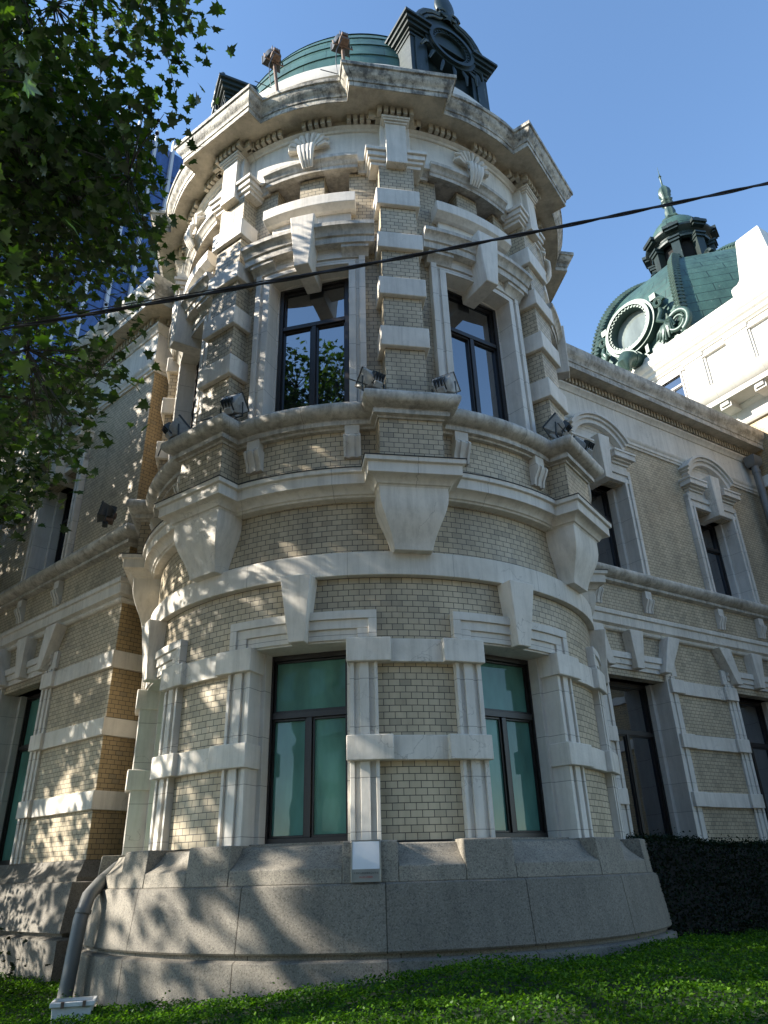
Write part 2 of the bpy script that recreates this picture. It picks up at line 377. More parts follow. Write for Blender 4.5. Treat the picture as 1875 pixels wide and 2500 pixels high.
def disc(mb, F, ca, cz, r, b, seg=32, ez=1.0):
    mb.face([F(ca+r*math.cos(2*math.pi*i/seg), b, cz+ez*r*math.sin(2*math.pi*i/seg)) for i in range(seg)])
# ================================================================== the corner tower (axis at the origin)
TH0 = 8.28                                  # bearing of the middle pier, degrees
def pol(r, th, z=None):
    t = R(TH0+th); return (r*math.sin(t), -r*math.cos(t)) if z is None else (r*math.sin(t), -r*math.cos(t), z)
def bay(th):
    """frame of the flat bay facing bearing th: F(lateral, distance from axis, z)"""
    t = R(TH0+th); n = (math.sin(t), -math.cos(t)); g = (math.cos(t), math.sin(t))
    return lambda l, r, z: (n[0]*r+g[0]*l, n[1]*r+g[1]*l, z)
def sector(mb, r0, r1, t0, t1, z0, z1, step=2.0, inner=False):
    n = max(1, int(math.ceil((t1-t0)/step))); ts = [t0+(t1-t0)*i/n for i in range(n+1)]
    u = lambda t, r=r1: R(t)*3.0
    for a, b in zip(ts, ts[1:]):
        mb.face([pol(r1,a,z0), pol(r1,b,z0), pol(r1,b,z1), pol(r1,a,z1)], [(u(a),z0),(u(b),z0),(u(b),z1),(u(a),z1)])
        mb.face([pol(r1,a,z1), pol(r1,b,z1), pol(r0,b,z1), pol(r0,a,z1)], [(u(a),r1),(u(b),r1),(u(b),r0),(u(a),r0)])
        mb.face([pol(r0,a,z0), pol(r0,b,z0), pol(r1,b,z0), pol(r1,a,z0)], [(u(a),r0),(u(b),r0),(u(b),r1),(u(a),r1)])
        if inner: mb.face([pol(r0,b,z0), pol(r0,a,z0), pol(r0,a,z1), pol(r0,b,z1)])
    mb.face([pol(r0,t0,z0), pol(r1,t0,z0), pol(r1,t0,z1), pol(r0,t0,z1)], [(r0,z0),(r1,z0),(r1,z1),(r0,z1)])
    mb.face([pol(r1,t1,z0), pol(r0,t1,z0), pol(r0,t1,z1), pol(r1,t1,z1)], [(r1,z0),(r0,z0),(r0,z1),(r1,z1)])
def arc(r, t0, t1, step=2.0):
    n = max(1, int(math.ceil((t1-t0)/step))); return [pol(r, t0+(t1-t0)*i/n) for i in range(n+1)]
def tpath(r, breaks, t0, t1, step=2.0, clear=.06):
    """arc of radius r broken forward as flat boxes [(bearing, distance, half width)]"""
    out = []; cur = t0
    for th, rb, hw in breaks:
        a = math.degrees(math.asin(hw/r)); b = math.degrees(math.asin((hw+clear)/r)); F = bay(th)
        out += arc(r, cur, th-b, step)+[pol(r, th-a), F(-hw, rb, 0)[:2], F(hw, rb, 0)[:2], pol(r, th+a)]; cur = th+b
    return out + arc(r, cur, t1, step)
PIERS = [-90, -45, 0, 45, 90]; BAYS = [-112.5, -67.5, -22.5, 22.5, 67.5, 112.5]
A0, A1 = -135, 135

bld = empty('brick_building', (0,0,-.9), 'cream glazed brick building with white stone dressings, round corner tower and green domes', 'building')
bld.location = (0,0,0)

# --- granite plinth
mb = MB()
pl = arc(3.45, A0, A1, 1.5)
sweep(mb, pl, [(-.4,-1.7),(.03,-1.7),(-.015,-.64),(-.06,-.622),(-.4,-.622)])                      # lowest course
sweep(mb, arc(3.40, A0, A1, 1.5), [(-.4,-.621),(-.045,-.6215),(-.045,-.585)])                       # shadow gap
sweep(mb, pl, [(-.4,-.586),(-.055,-.586),(-.042,-.57),(-.10,-.09),(-.125,-.076),(-.4,-.076)])        # battered course
mb.build('granite_plinth', 'granite', bld, smooth=25)
mb = MB()
cove = [(-.45,-.0755),(.004,-.0755),(-.005,.045),(-.05,.07),(-.13,.13),(-.185,.19),(-.20,.225),(-.235,.232),(-.45,.255)]
flat = [(-.45,-.0752),(.008,-.0752),(-.02,.242),(-.035,.25),(-.45,.252)]
for p in range(-3, 4):
    c = p*45
    sweep(mb, arc(3.31, c-5.1, c+5.1), cove)
    for s in (-1, 1):
        t0, t1 = sorted((c+s*5.15, c+s*13.4)); sweep(mb, arc(3.31, t0, t1), flat)
    if p < 3: sweep(mb, arc(3.31, c+13.45, c+45-13.45), cove)
mb.build('plinth_coping', 'granite_cope', bld, bevel=.006, smooth=25)

# --- brick walls
mb = MB()
for p in range(-3, 4):
    c = p*45; sector(mb, 2.62, 3.0, c-12, c+12, .25, 2.80)
for c in BAYS:
    sector(mb, 2.62, 3.0, c-10.5, c+10.5, 2.14, 2.80)
    # upper storey: jamb piers, head over window, piers between the attic slits
for p in range(-3, 4):
    c = p*45; sector(mb, 2.62, 3.0, c-12, c+12, 4.80, 8.43)
    sector(mb, 2.55, 3.0, c-12.1, c+12.1, 8.43, 9.02)
for c in BAYS:
    sector(mb, 2.62, 3.0, c-10.5, c+10.5, 7.25, 8.43); sector(mb, 2.55, 3.0, c-3.5, c+3.5, 8.43, 9.02)
sweep(mb, arc(3.0, A0, A1), [(0,3.05),(0,3.76)])
sweep(mb, tpath(3.10, [(t, 3.35, .362) for t in PIERS], A0, A1), [(0,4.0),(0,4.63)])
mb.build('brick_wall', 'brick', bld, smooth=25)
mb = MB(); lathe(mb, [(2.4,.2),(2.4,9.3)], seg=48); mb.build('wall_core', 'void', bld)

# --- lower storey: quoin bands, fluted jambs, architraves, keystones, windows
for p in PIERS:
    c = p
    for z0, z1 in ((.938,1.168),(1.872,2.112)):
        mb = MB(); sector(mb, 2.9, 3.068, c-5.2, c+5.2, z0+.002, z1-.002); mb.build('stone_band', 'stone', bld, bevel=.006)
        for s in (-1, 1):
            mb = MB(); t0, t1 = sorted((c+s*4.95, c+s*13.15)); sector(mb, 2.74, 3.13, t0, t1, z0, z1); mb.build('quoin_block', 'stone', bld, bevel=.008)
    for s in (-1, 1):
        mb = MB()
        for a, b, r in ((7.45,8.1,3.075),(8.1,9.1,3.045),(9.1,10.8,3.078),(10.8,11.8,3.05),(11.8,12.65,3.075)):
            t0, t1 = sorted((c+s*a, c+s*b)); sector(mb, 2.86 if a > 10 else 2.95, r, t0, t1, .25, 2.125)
        t0, t1 = sorted((c+s*11.0, c+s*13.6)); sector(mb, 2.58, 2.86, t0, t1, .25, 2.125)
        mb.build('fluted_jamb', 'stone_short', bld, bevel=.004)

def window(F, hw, z0, z1, d, ztr, pane_mat, mull=.03, thick=.045, blind=None, parent=bld, fw=.055):
    """casement in frame F(lateral, depth, z): dark frame with transom and mullion, panes behind"""
    mb = MB(); t = thick
    box(mb, F, -hw, -hw+fw, d-t, d+t, z0, z1); box(mb, F, hw-fw, hw, d-t, d+t, z0, z1)
    box(mb, F, -hw+fw, hw-fw, d-t, d+t, z1-fw, z1); box(mb, F, -hw+fw, hw-fw, d-t, d+t, z0, z0+fw)
    box(mb, F, -hw+fw, hw-fw, d-t, d+t-.008, ztr-.032, ztr+.032); box(mb, F, -mull, mull, d-t, d+t-.012, z0+fw, ztr-.032)
    # slim sash beads
    for x0, x1, a, b in ((-hw+fw, hw-fw, ztr+.032, z1-fw), (-hw+fw, -mull, z0+fw, ztr-.032), (mull, hw-fw, z0+fw, ztr-.032)):
        box(mb, F, x0, x0+.022, d-t, d+.01, a, b); box(mb, F, x1-.022, x1, d-t, d+.01, a, b)
        box(mb, F, x0+.022, x1-.022, d-t, d+.01, b-.022, b); box(mb, F, x0+.022, x1-.022, d-t, d+.01, a, a+.022)
    w_ = mb.build('window', 'frame', parent, bevel=.004)
    for x0, x1, a, b in ((-hw+fw, hw-fw, ztr+.032, z1-fw), (-hw+fw, -mull, z0+fw, ztr-.032), (mull, hw-fw, z0+fw, ztr-.032)):
        mb = MB(); dz = random.uniform(-.004, .004); dx = random.uniform(-.004, .004)
        mb.face([F(x0,d-.02+dx,a), F(x1,d-.02-dx,a), F(x1,d-.02-dx+dz,b), F(x0,d-.02+dx+dz,b)]); mb.build('pane', pane_mat, w_, smooth=0)
    return w_

for c in BAYS:
    F = bay(c)
    mb = MB()   # eared architrave: three stepped frames
    for hw_o, hw_i, z0, zt0, z1, r in ((15.05,13.5,2.125,2.325,2.412,3.09),(13.5,11.35,2.122,2.228,2.325,3.066),(11.35,9.9,2.118,2.118,2.228,3.042)):
        sector(mb, 2.95, r, c-hw_o, c+hw_o, zt0, z1)
        if zt0 > z0+.01:
            sector(mb, 2.95, r-.0015, c-hw_o, c-hw_i, z0, zt0); sector(mb, 2.95, r-.0015, c+hw_i, c+hw_o, z0, zt0)
    sector(mb, 2.60, 3.02, c-10.3, c+10.3, 2.098, 2.2)
    mb.build('architrave', 'stone_short', bld, bevel=.004)
    mb = MB(); prism(mb, F, [(-.088,2.10),(.088,2.10),(.172,2.799),(-.172,2.799)], 2.9, 3.145, 3.215); mb.build('keystone', 'stone', bld, bevel=.01)
    window(F, .458, .262, 2.10, 2.66, 1.47, 'glass_low')
    mb = MB(); box(mb, F, -.49, .49, 2.55, 2.93, .2, .263); mb.build('window_sill', 'granite_cope', bld, bevel=.004)

# --- belt, consoles, string course
mb = MB(); sweep(mb, arc(3.0, A0, A1), [(-.2,2.798),(.082,2.798),(.082,3.05),(.07,3.066),(-.2,3.075)]); mb.build('belt_course', 'stone_joint', bld, bevel=.006)
lev = [(3.712,.378,3.342),(3.62,.377,3.342),(3.54,.371,3.340),(3.46,.352,3.328),(3.38,.322,3.304),(3.30,.288,3.272),(3.22,.256,3.238),(3.14,.229,3.208),(3.075,.214,3.188),(3.035,.210,3.182)]
for t in PIERS:
    F = bay(t); mb = MB()
    for (za, wa, ra), (zb, wb, rb) in zip(lev, lev[1:]):
        mb.face([F(-wb,rb,zb), F(wb,rb,zb), F(wa,ra,za), F(-wa,ra,za)])
        mb.face([F(wb,rb,zb), F(wb,2.9,zb), F(wa,2.9,za), F(wa,ra,za)]); mb.face([F(-wb,2.9,zb), F(-wb,rb,zb), F(-wa,ra,za), F(-wa,2.9,za)])
    z, w_, r = lev[0]; mb.face([F(-w_,r,z), F(w_,r,z), F(w_,2.9,z), F(-w_,2.9,z)]); z, w_, r = lev[-1]; mb.face([F(-w_,2.9,z), F(w_,2.9,z), F(w_,r,z), F(-w_,r,z)])
    mb.build('console', 'stone', bld, bevel=.006, smooth=40)
cp = tpath(3.105, [(t, 3.342, .378) for t in PIERS], A0, A1, clear=.24)
mb = MB(); sweep(mb, cp, [(-.15,3.695),(.0,3.70),(.012,3.722),(.03,3.726),(.042,3.752),(.07,3.782),(.105,3.80),(.138,3.803),(.140,3.925),(.172,3.932),(.176,3.985),(.165,3.995),(-.15,4.03)])
mb.build('string_course', 'stone_joint', bld, bevel=.004)
mb = MB(); sweep(mb, cp, [(-.15,4.034),(.17,3.999),(.184,3.994),(.184,3.985),(.17,3.985)], cap=False); mb.build('flashing', 'flash', bld)

def bracket(F, x, hw, z0, z1, b0, parent=bld, mat='stone_short'):
    """small scrolled bracket: flat block over a fluted scroll"""
    mb = MB(); zm = z0+(z1-z0)*.62
    box(mb, F, x-hw*.86, x+hw*.86, b0-.1, b0+.095, zm, z1)
    out = [(0.115,zm+.012),(.135,zm-.02),(.125,zm-.055),(.095,zm-.11),(.062,zm-.17),(.055,z0+.03),(.045,z0)]
    for a, b, dd in ((-1,-.72,0),(-.72,-.28,-.018),(-.28,.28,0),(.28,.72,-.018),(.72,1,0)):
        pa = [F(x+hw*a, b0+o+dd, z) for o, z in out]; pb = [F(x+hw*b, b0+o+dd, z) for o, z in out]
        ka = [F(x+hw*a, b0-.1, z) for o, z in out]; kb = [F(x+hw*b, b0-.1, z) for o, z in out]
        for i in range(len(out)-1):
            mb.face([pa[i+1], pb[i+1], pb[i], pa[i]]); mb.face([pa[i], ka[i], ka[i+1], pa[i+1]]); mb.face([pb[i], pb[i+1], kb[i+1], kb[i]])
        mb.face([pa[0], pb[0], kb[0], ka[0]]); mb.face([ka[-1], kb[-1], pb[-1], pa[-1]])
    return mb.build('bracket', mat, parent, smooth=40)
for c in BAYS:
    for s in (-1, 1): bracket(bay(c+s*10.9), 0, .098, 4.20, 4.60, 3.105)

# --- projecting ledge under the upper windows
lp = tpath(3.14, [(t, 3.355, .362) for t in PIERS], A0, A1, clear=.25)
mb = MB(); sweep(mb, lp, [(-.2,4.555),(.02,4.56),(.025,4.585),(.075,4.592),(.08,4.64),(.055,4.648),(.065,4.668),(.105,4.676),(.15,4.695),(.182,4.73),(.196,4.775),(.188,4.815),(.16,4.842),(.12,4.853),(-.22,4.905)])
mb.build('window_ledge', 'ledge', bld, smooth=40)

# --- upper storey: piers with blocks, windows, hoods, attic slits
for t in PIERS:
    F = bay(t); mb = MB(); box(mb, F, -.245, .245, 2.9, 3.232, 4.95, 8.92)
    p_ = mb.build('pier', 'brick', bld, smooth=0)
    mb = MB(); box(mb, F, -.29, .29, 2.9, 3.275, 4.85, 5.02); mb.build('pier_base', 'stone', p_, bevel=.006)
    for z0, z1 in ((5.665,5.965),(6.475,6.765),(7.275,7.55),(8.075,8.38)):
        mb = MB(); box(mb, F, -.302, .302, 2.9, 3.292, z0, z1); mb.build('stone_block', 'stone', p_, bevel=.012)
    mb = MB()
    for s in (-1, 1):
        a, b = sorted((s*.13, s*.36))
        for i, (z0, z1, o) in enumerate(((8.885,8.95,.0),(8.95,9.01,.03),(9.01,9.10,.055),(9.10,9.16,.08))):
            box(mb, F, a-(o if s < 0 else 0), b+(o if s > 0 else 0), 2.95, 3.24+o*1.2, z0, z1)
    box(mb, F, -.148, .148, 2.95, 3.345, 8.86, 9.70); box(mb, F, -.215, .215, 2.95, 3.27, 9.16, 9.70)
    for z0, z1, o in ((9.655,9.69,.02),(9.69,9.725,.045),(9.725,9.768,.06)): box(mb, F, -.148-o, .148+o, 2.95, 3.345+o, z0, z1)
    mb.build('capital', 'stone', p_, bevel=.005)

for c in BAYS:
    F = bay(c)
    mb = MB()
    for a, b, r0, r in ((14.2,12.75,2.95,3.105),(12.75,11.9,2.95,3.072),(11.9,10.25,2.86,3.098)):
        for s in (-1, 1):
            t0, t1 = sorted((c+s*a, c+s*b)); sector(mb, r0, r, t0, t1, 4.87, 7.40 if a > 14 else 7.30 if a > 12 else 7.20)
    for s in (-1, 1):
        t0, t1 = sorted((c+s*12.0, c+s*9.9)); sector(mb, 2.6, 2.86, t0, t1, 4.87, 7.2)
    sector(mb, 2.95, 3.105, c-14.2, c+14.2, 7.40, 7.47); sector(mb, 2.95, 3.10, c-12.75, c+12.75, 7.30, 7.40)
    sector(mb, 2.95, 3.072, c-12.75, c+12.75, 7.26, 7.30); sector(mb, 2.84, 3.098, c-11.9, c+11.9, 7.19, 7.262)
    sector(mb, 2.6, 2.86, c-12, c+12, 7.17, 7.3)
    mb.build('window_surround', 'stone_short', bld, bevel=.005)
    mb = MB()
    for s in (-1, 1):
        t0, t1 = sorted((c+s*8.6, c+s*15.2)); sweep(mb, arc(3.09, t0, t1), [(-.1,7.30),(.01,7.305),(.025,7.34),(.06,7.38),(.10,7.40),(.10,7.455),(-.1,7.46)])
    sweep(mb, arc(3.09, c-16.6, c+16.6), [(-.12,7.452),(.125,7.455),(.13,7.555),(.155,7.562),(.162,7.60),(.20,7.655),(.232,7.672),(.235,7.73),(.21,7.745),(-.12,7.80)])
    mb.build('window_hood', 'ledge', bld, smooth=40)
    mb = MB(); prism(mb, F, [(-.10,7.03),(.10,7.03),(.172,7.90),(-.172,7.90)], 2.8, 3.34, 3.36); mb.build('keystone', 'stone', bld, bevel=.012)
    mb = MB(); sector(mb, 2.9, 3.055, c-10.9, c+10.9, 7.76, 8.20); mb.build('stone_panel', 'stone', bld, bevel=.005)
    mb = MB(); sweep(mb, arc(3.0, c-12.2, c+12.2), [(-.4,8.175),(.12,8.18),(.205,8.245),(.205,8.42),(.19,8.432),(-.4,8.44)]); mb.build('slit_sill', 'stone', bld, bevel=.006)
    window(F, .482, 5.0, 7.19, 2.77, 6.50, 'glass_up', fw=.05)
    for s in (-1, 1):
        mb = MB(); t0, t1 = sorted((c+s*3.0, c+s*11.0)); sector(mb, 2.45, 2.60, t0, t1, 8.40, 9.05); mb.build('slit_dark_back', 'void', bld)  # near-black block stands for the unlit space behind the slit
    # lintel moulding, stepped forward over the slits, and its shell
    pc = [(-.45,9.075),(-.02,9.065),(.13,9.0),(.135,9.055),(.15,9.065),(.158,9.09),(.185,9.13),(.215,9.15),(.218,9.205),(.20,9.22),(-.3,9.255)]
    ps = [(o-.075, z-.035) for o, z in pc]; ps[0] = (-.3, 9.03)
    mb = MB(); sweep(mb, arc(3.0, c-12.9, c+12.9), pc); sweep(mb, arc(3.0, c-18.2, c-12.91), ps); sweep(mb, arc(3.0, c+12.91, c+18.2), ps)
    mb.build('slit_lintel', 'ledge', bld, smooth=40)
    mb = MB()
    for i in range(9):       # fan of flutes
        a = R(8+164*i/8); L = .31 if i in (0, 8) else .345
        q = [(.05,3.17,9.40),(.16,3.215,None),(.27,3.235,None),(L,3.19,None)]
        pts = [F(-math.cos(a)*d, r, 9.40+math.sin(a)*d) for d, r, _ in q]; tube(mb, pts, [.014,.028,.042,.022], 6)
    prism(mb, F, [(-.30+.6*i/12 if False else .31*math.cos(R(5+170*i/12)), 9.41+.32*math.sin(R(5+170*i/12))) for i in range(13)], 3.05, 3.185)
    for x in (-.085, -.03, .03, .085):
        tube(mb, [F(x*1.2,3.24,9.44), F(x*1.15,3.30,9.36), F(x,3.30,9.24), F(x*.8,3.26,9.12), F(x*.7,3.2,9.03)], [.03,.038,.036,.03,.018], 7)
    mb.build('shell_ornament', 'stone', bld, smooth=50)

# --- entablature and cornice
mb = MB(); sweep(mb, arc(3.15, A0, A1), [(-.2,9.1),(0,9.1),(0,9.70),(.025,9.705),(.04,9.735),(.07,9.752),(.09,9.77),(-.2,9.772)]); mb.build('frieze', 'stone_joint', bld, bevel=.004)
dp = tpath(3.22, [(t, 3.36, .30) for t in PIERS], A0, A1, 1.5, clear=.13)
mb = MB(); sweep(mb, dp, [(-.3,9.765),(-.02,9.766),(-.02,9.91),(-.3,9.91)])
def teeth(mb, path, o0, o1, z0, z1, wid=.05, gap=.044):
    L = [0]
    for p, q in zip(path, path[1:]): L.append(L[-1]+math.hypot(q[0]-p[0], q[1]-p[1]))
    for i in range(len(path)-1):
        p, q = path[i], path[i+1]; seg = L[i+1]-L[i]
        if seg < 1e-4: continue
        d = ((q[0]-p[0])/seg, (q[1]-p[1])/seg); n = (d[1], -d[0])
        F = lambda a, b, z: (p[0]+d[0]*a+n[0]*b, p[1]+d[1]*a+n[1]*b, z)
        per = wid+gap; m = math.ceil(L[i]/per)*per
        while m+wid*.5 < L[i+1]:
            a = m-L[i]
            if a >= 0: box(mb, F, a, a+wid, o0, o1, z0, z1, 'k')
            m += per
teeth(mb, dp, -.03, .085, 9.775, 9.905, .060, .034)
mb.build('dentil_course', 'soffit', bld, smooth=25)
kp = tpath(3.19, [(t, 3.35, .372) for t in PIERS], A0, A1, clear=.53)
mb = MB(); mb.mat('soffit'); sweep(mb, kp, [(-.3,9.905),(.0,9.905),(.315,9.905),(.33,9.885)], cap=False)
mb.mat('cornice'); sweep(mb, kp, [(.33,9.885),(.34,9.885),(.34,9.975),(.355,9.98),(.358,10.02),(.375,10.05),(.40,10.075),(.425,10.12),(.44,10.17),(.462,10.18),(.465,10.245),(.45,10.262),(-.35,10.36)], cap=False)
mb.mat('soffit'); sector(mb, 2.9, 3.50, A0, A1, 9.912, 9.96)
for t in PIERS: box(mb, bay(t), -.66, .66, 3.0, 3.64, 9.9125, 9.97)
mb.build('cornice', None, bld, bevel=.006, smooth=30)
mb = MB(); sweep(mb, arc(3.02, -180, 178, 3), [(.10,10.2),(.09,11.08),(.13,11.10),(.13,11.34),(.09,11.42),(-.1,11.46),(-.5,11.48)], closed=True)
mb.build('parapet_ring', 'attic', bld, smooth=40)

# --- dome with horizontal sheets, dormers
prof = []; nb = 15
zc, rd = 12.12, 2.72
for i in range(nb):
    a0 = R(-18+108*i/nb); a1 = R(-18+108*(i+1)/nb)
    prof += [(rd*math.cos(a0)+.022, zc+rd*math.sin(a0)-.004), (rd*math.cos(a1)+.004, zc+rd*math.sin(a1))]
prof[-1] = (.01, zc+rd)
mb = MB(); lathe(mb, prof, seg=96)
vs = [z for _, z in prof]
mb.build('tower_dome', 'tower_copper', bld, smooth=20)
def dormer(th):
    t = R(th); n = (math.sin(t), -math.cos(t)); g = (math.cos(t), math.sin(t))
    F = lambda l, r, z: (n[0]*r+g[0]*l, n[1]*r+g[1]*l, z)
    mb = MB()
    box(mb, F, -.70, .70, 1.6, 2.86, 11.25, 12.62)
    for s in (-1, 1):                                     # side piers with base and cap
        a, b = sorted((s*.46, s*.80)); box(mb, F, a, b, 2.5, 2.97, 11.25, 12.52)
        a, b = sorted((s*.54, s*.72)); box(mb, F, a, b, 2.5, 3.0, 11.45, 12.40)
        for z0, z1, o in ((12.42,12.48,.02),(12.52,12.58,.04),(12.58,12.66,.09),(12.66,12.74,.13),(12.74,12.80,.17)):
            a, b = sorted((s*.44, s*(.80+o))); box(mb, F, a, b, 1.5, 2.97+o, z0, z1)
        a, b = sorted((s*.44, s*.84)); box(mb, F, a, b, 2.4, 3.0, 11.25, 11.42)
    # curved head, wings sweeping up to the crest
    out = [(-.86,12.80),(-.74,12.86),(-.66,12.98),(-.60,13.12),(-.50,13.27),(-.36,13.37),(-.20,13.42),(-.12,13.50),(0,13.56),(.12,13.50),(.20,13.42),(.36,13.37),(.50,13.27),(.60,13.12),(.66,12.98),(.74,12.86),(.86,12.80)]
    prism(mb, F, out+[(.44,12.6),(-.44,12.6)], 1.4, 3.0)
    pth = [F(a, 3.02, z) for a, z in out]; tube(mb, pth, .055, 6); tube(mb, [F(a*.9, 3.03, z-.10) for a, z in out[1:-1]], .03, 6)
    d_ = mb.build('dormer', 'copper_dark', bld, bevel=.006, smooth=35)
    mb = MB(); ring(mb, F, 0, 12.62, .33, .40, 2.8, 3.05, 40, ez=.92); ring(mb, F, 0, 12.62, .40, .47, 2.8, 3.09, 40, ez=.92); ring(mb, F, 0, 12.62, .47, .53, 2.8, 3.04, 40, ez=.92)
    for i in range(28):
        a = 2*math.pi*i/28; x, z = .365*math.cos(a), 12.62+.92*.365*math.sin(a); box(mb, F, x-.014, x+.014, 3.04, 3.065, z-.014, z+.014)
    mb.build('oculus_ring', 'copper_dark', d_, smooth=40)
    mb = MB(); disc(mb, F, 0, 12.62, .34, 2.875, ez=.92); mb.build('oculus_pane', 'glass_up', d_, smooth=0)
    mb = MB()                                              # crest: palmette over a scroll
    lev2 = [(13.36,.10,.10),(13.46,.17,.13),(13.56,.14,.11),(13.66,.17,.11),(13.82,.21,.11),(13.98,.20,.09),(14.12,.14,.07),(14.22,.07,.04),(14.27,.01,.01)]
    for (za, wa, da), (zb, wb, db) in zip(lev2, lev2[1:]):
        m = 14
        for i in range(m):
            a, b = 2*math.pi*i/m, 2*math.pi*(i+1)/m
            mb.face([F(wa*math.cos(a),2.98+da*math.sin(a),za), F(wa*math.cos(b),2.98+da*math.sin(b),za), F(wb*math.cos(b),2.98+db*math.sin(b),zb), F(wb*math.cos(a),2.98+db*math.sin(a),zb)])
    for s in (-1, 1):
        sp = [(s*(.10+.13*math.cos(q)*(1-q/9)), 13.47+.13*math.sin(q)*(1-q/9)) for q in np.linspace(0, 6.5, 18)]
        tube(mb, [F(a, 3.07, z) for a, z in sp], .03, 6)
        sp = [(s*(.60+.10*math.cos(q)*(1-q/9)), 12.92+.10*math.sin(q)*(1-q/9)) for q in np.linspace(0, 6.5, 16)]
        tube(mb, [F(a, 3.05, z) for a, z in sp], .025, 6)
    mb.build('crest', 'copper_dark', d_, smooth=50)
    mb = MB()
    for i in range(7):
        a = R(200+140*i/6); tube(mb, [F(.5*math.cos(a),3.04,12.55+.47*math.sin(a)), F(.62*math.cos(a),3.08,12.5+.62*math.sin(a)), F(.68*math.cos(a),3.04,12.45+.74*math.sin(a))], [.02,.035,.02], 6)
    mb.build('swag', 'copper_dark', d_, smooth=50)
for a in (30.6, -67.0, 118.0, -154.0): dormer(a)
# ================================================================== wings and domed centre block
K = .97                                       # wings are drawn on a slightly larger module
OY = CAM[1]*(1-K)
def frame(az):
    """local frame of a wing running along compass azimuth az: F(along, out, z); front normal chosen towards the lawn"""
    d = (math.sin(R(az)), math.cos(R(az))); n = (d[1], -d[0]) if az > 0 else (-d[1], d[0])
    return (lambda s, o, z: (K*(d[0]*s+n[0]*o), OY+K*(d[1]*s+n[1]*o), K*z)), d, n
def P2(F, s, o): return F(s, o, 0)[:2]
def ksweep(mb, path, prof, **k): sweep(mb, path, [(o*K, z*K) for o, z in prof], **k)
def sub(F, o0): return lambda a, b, z: F(a, o0+b, z)

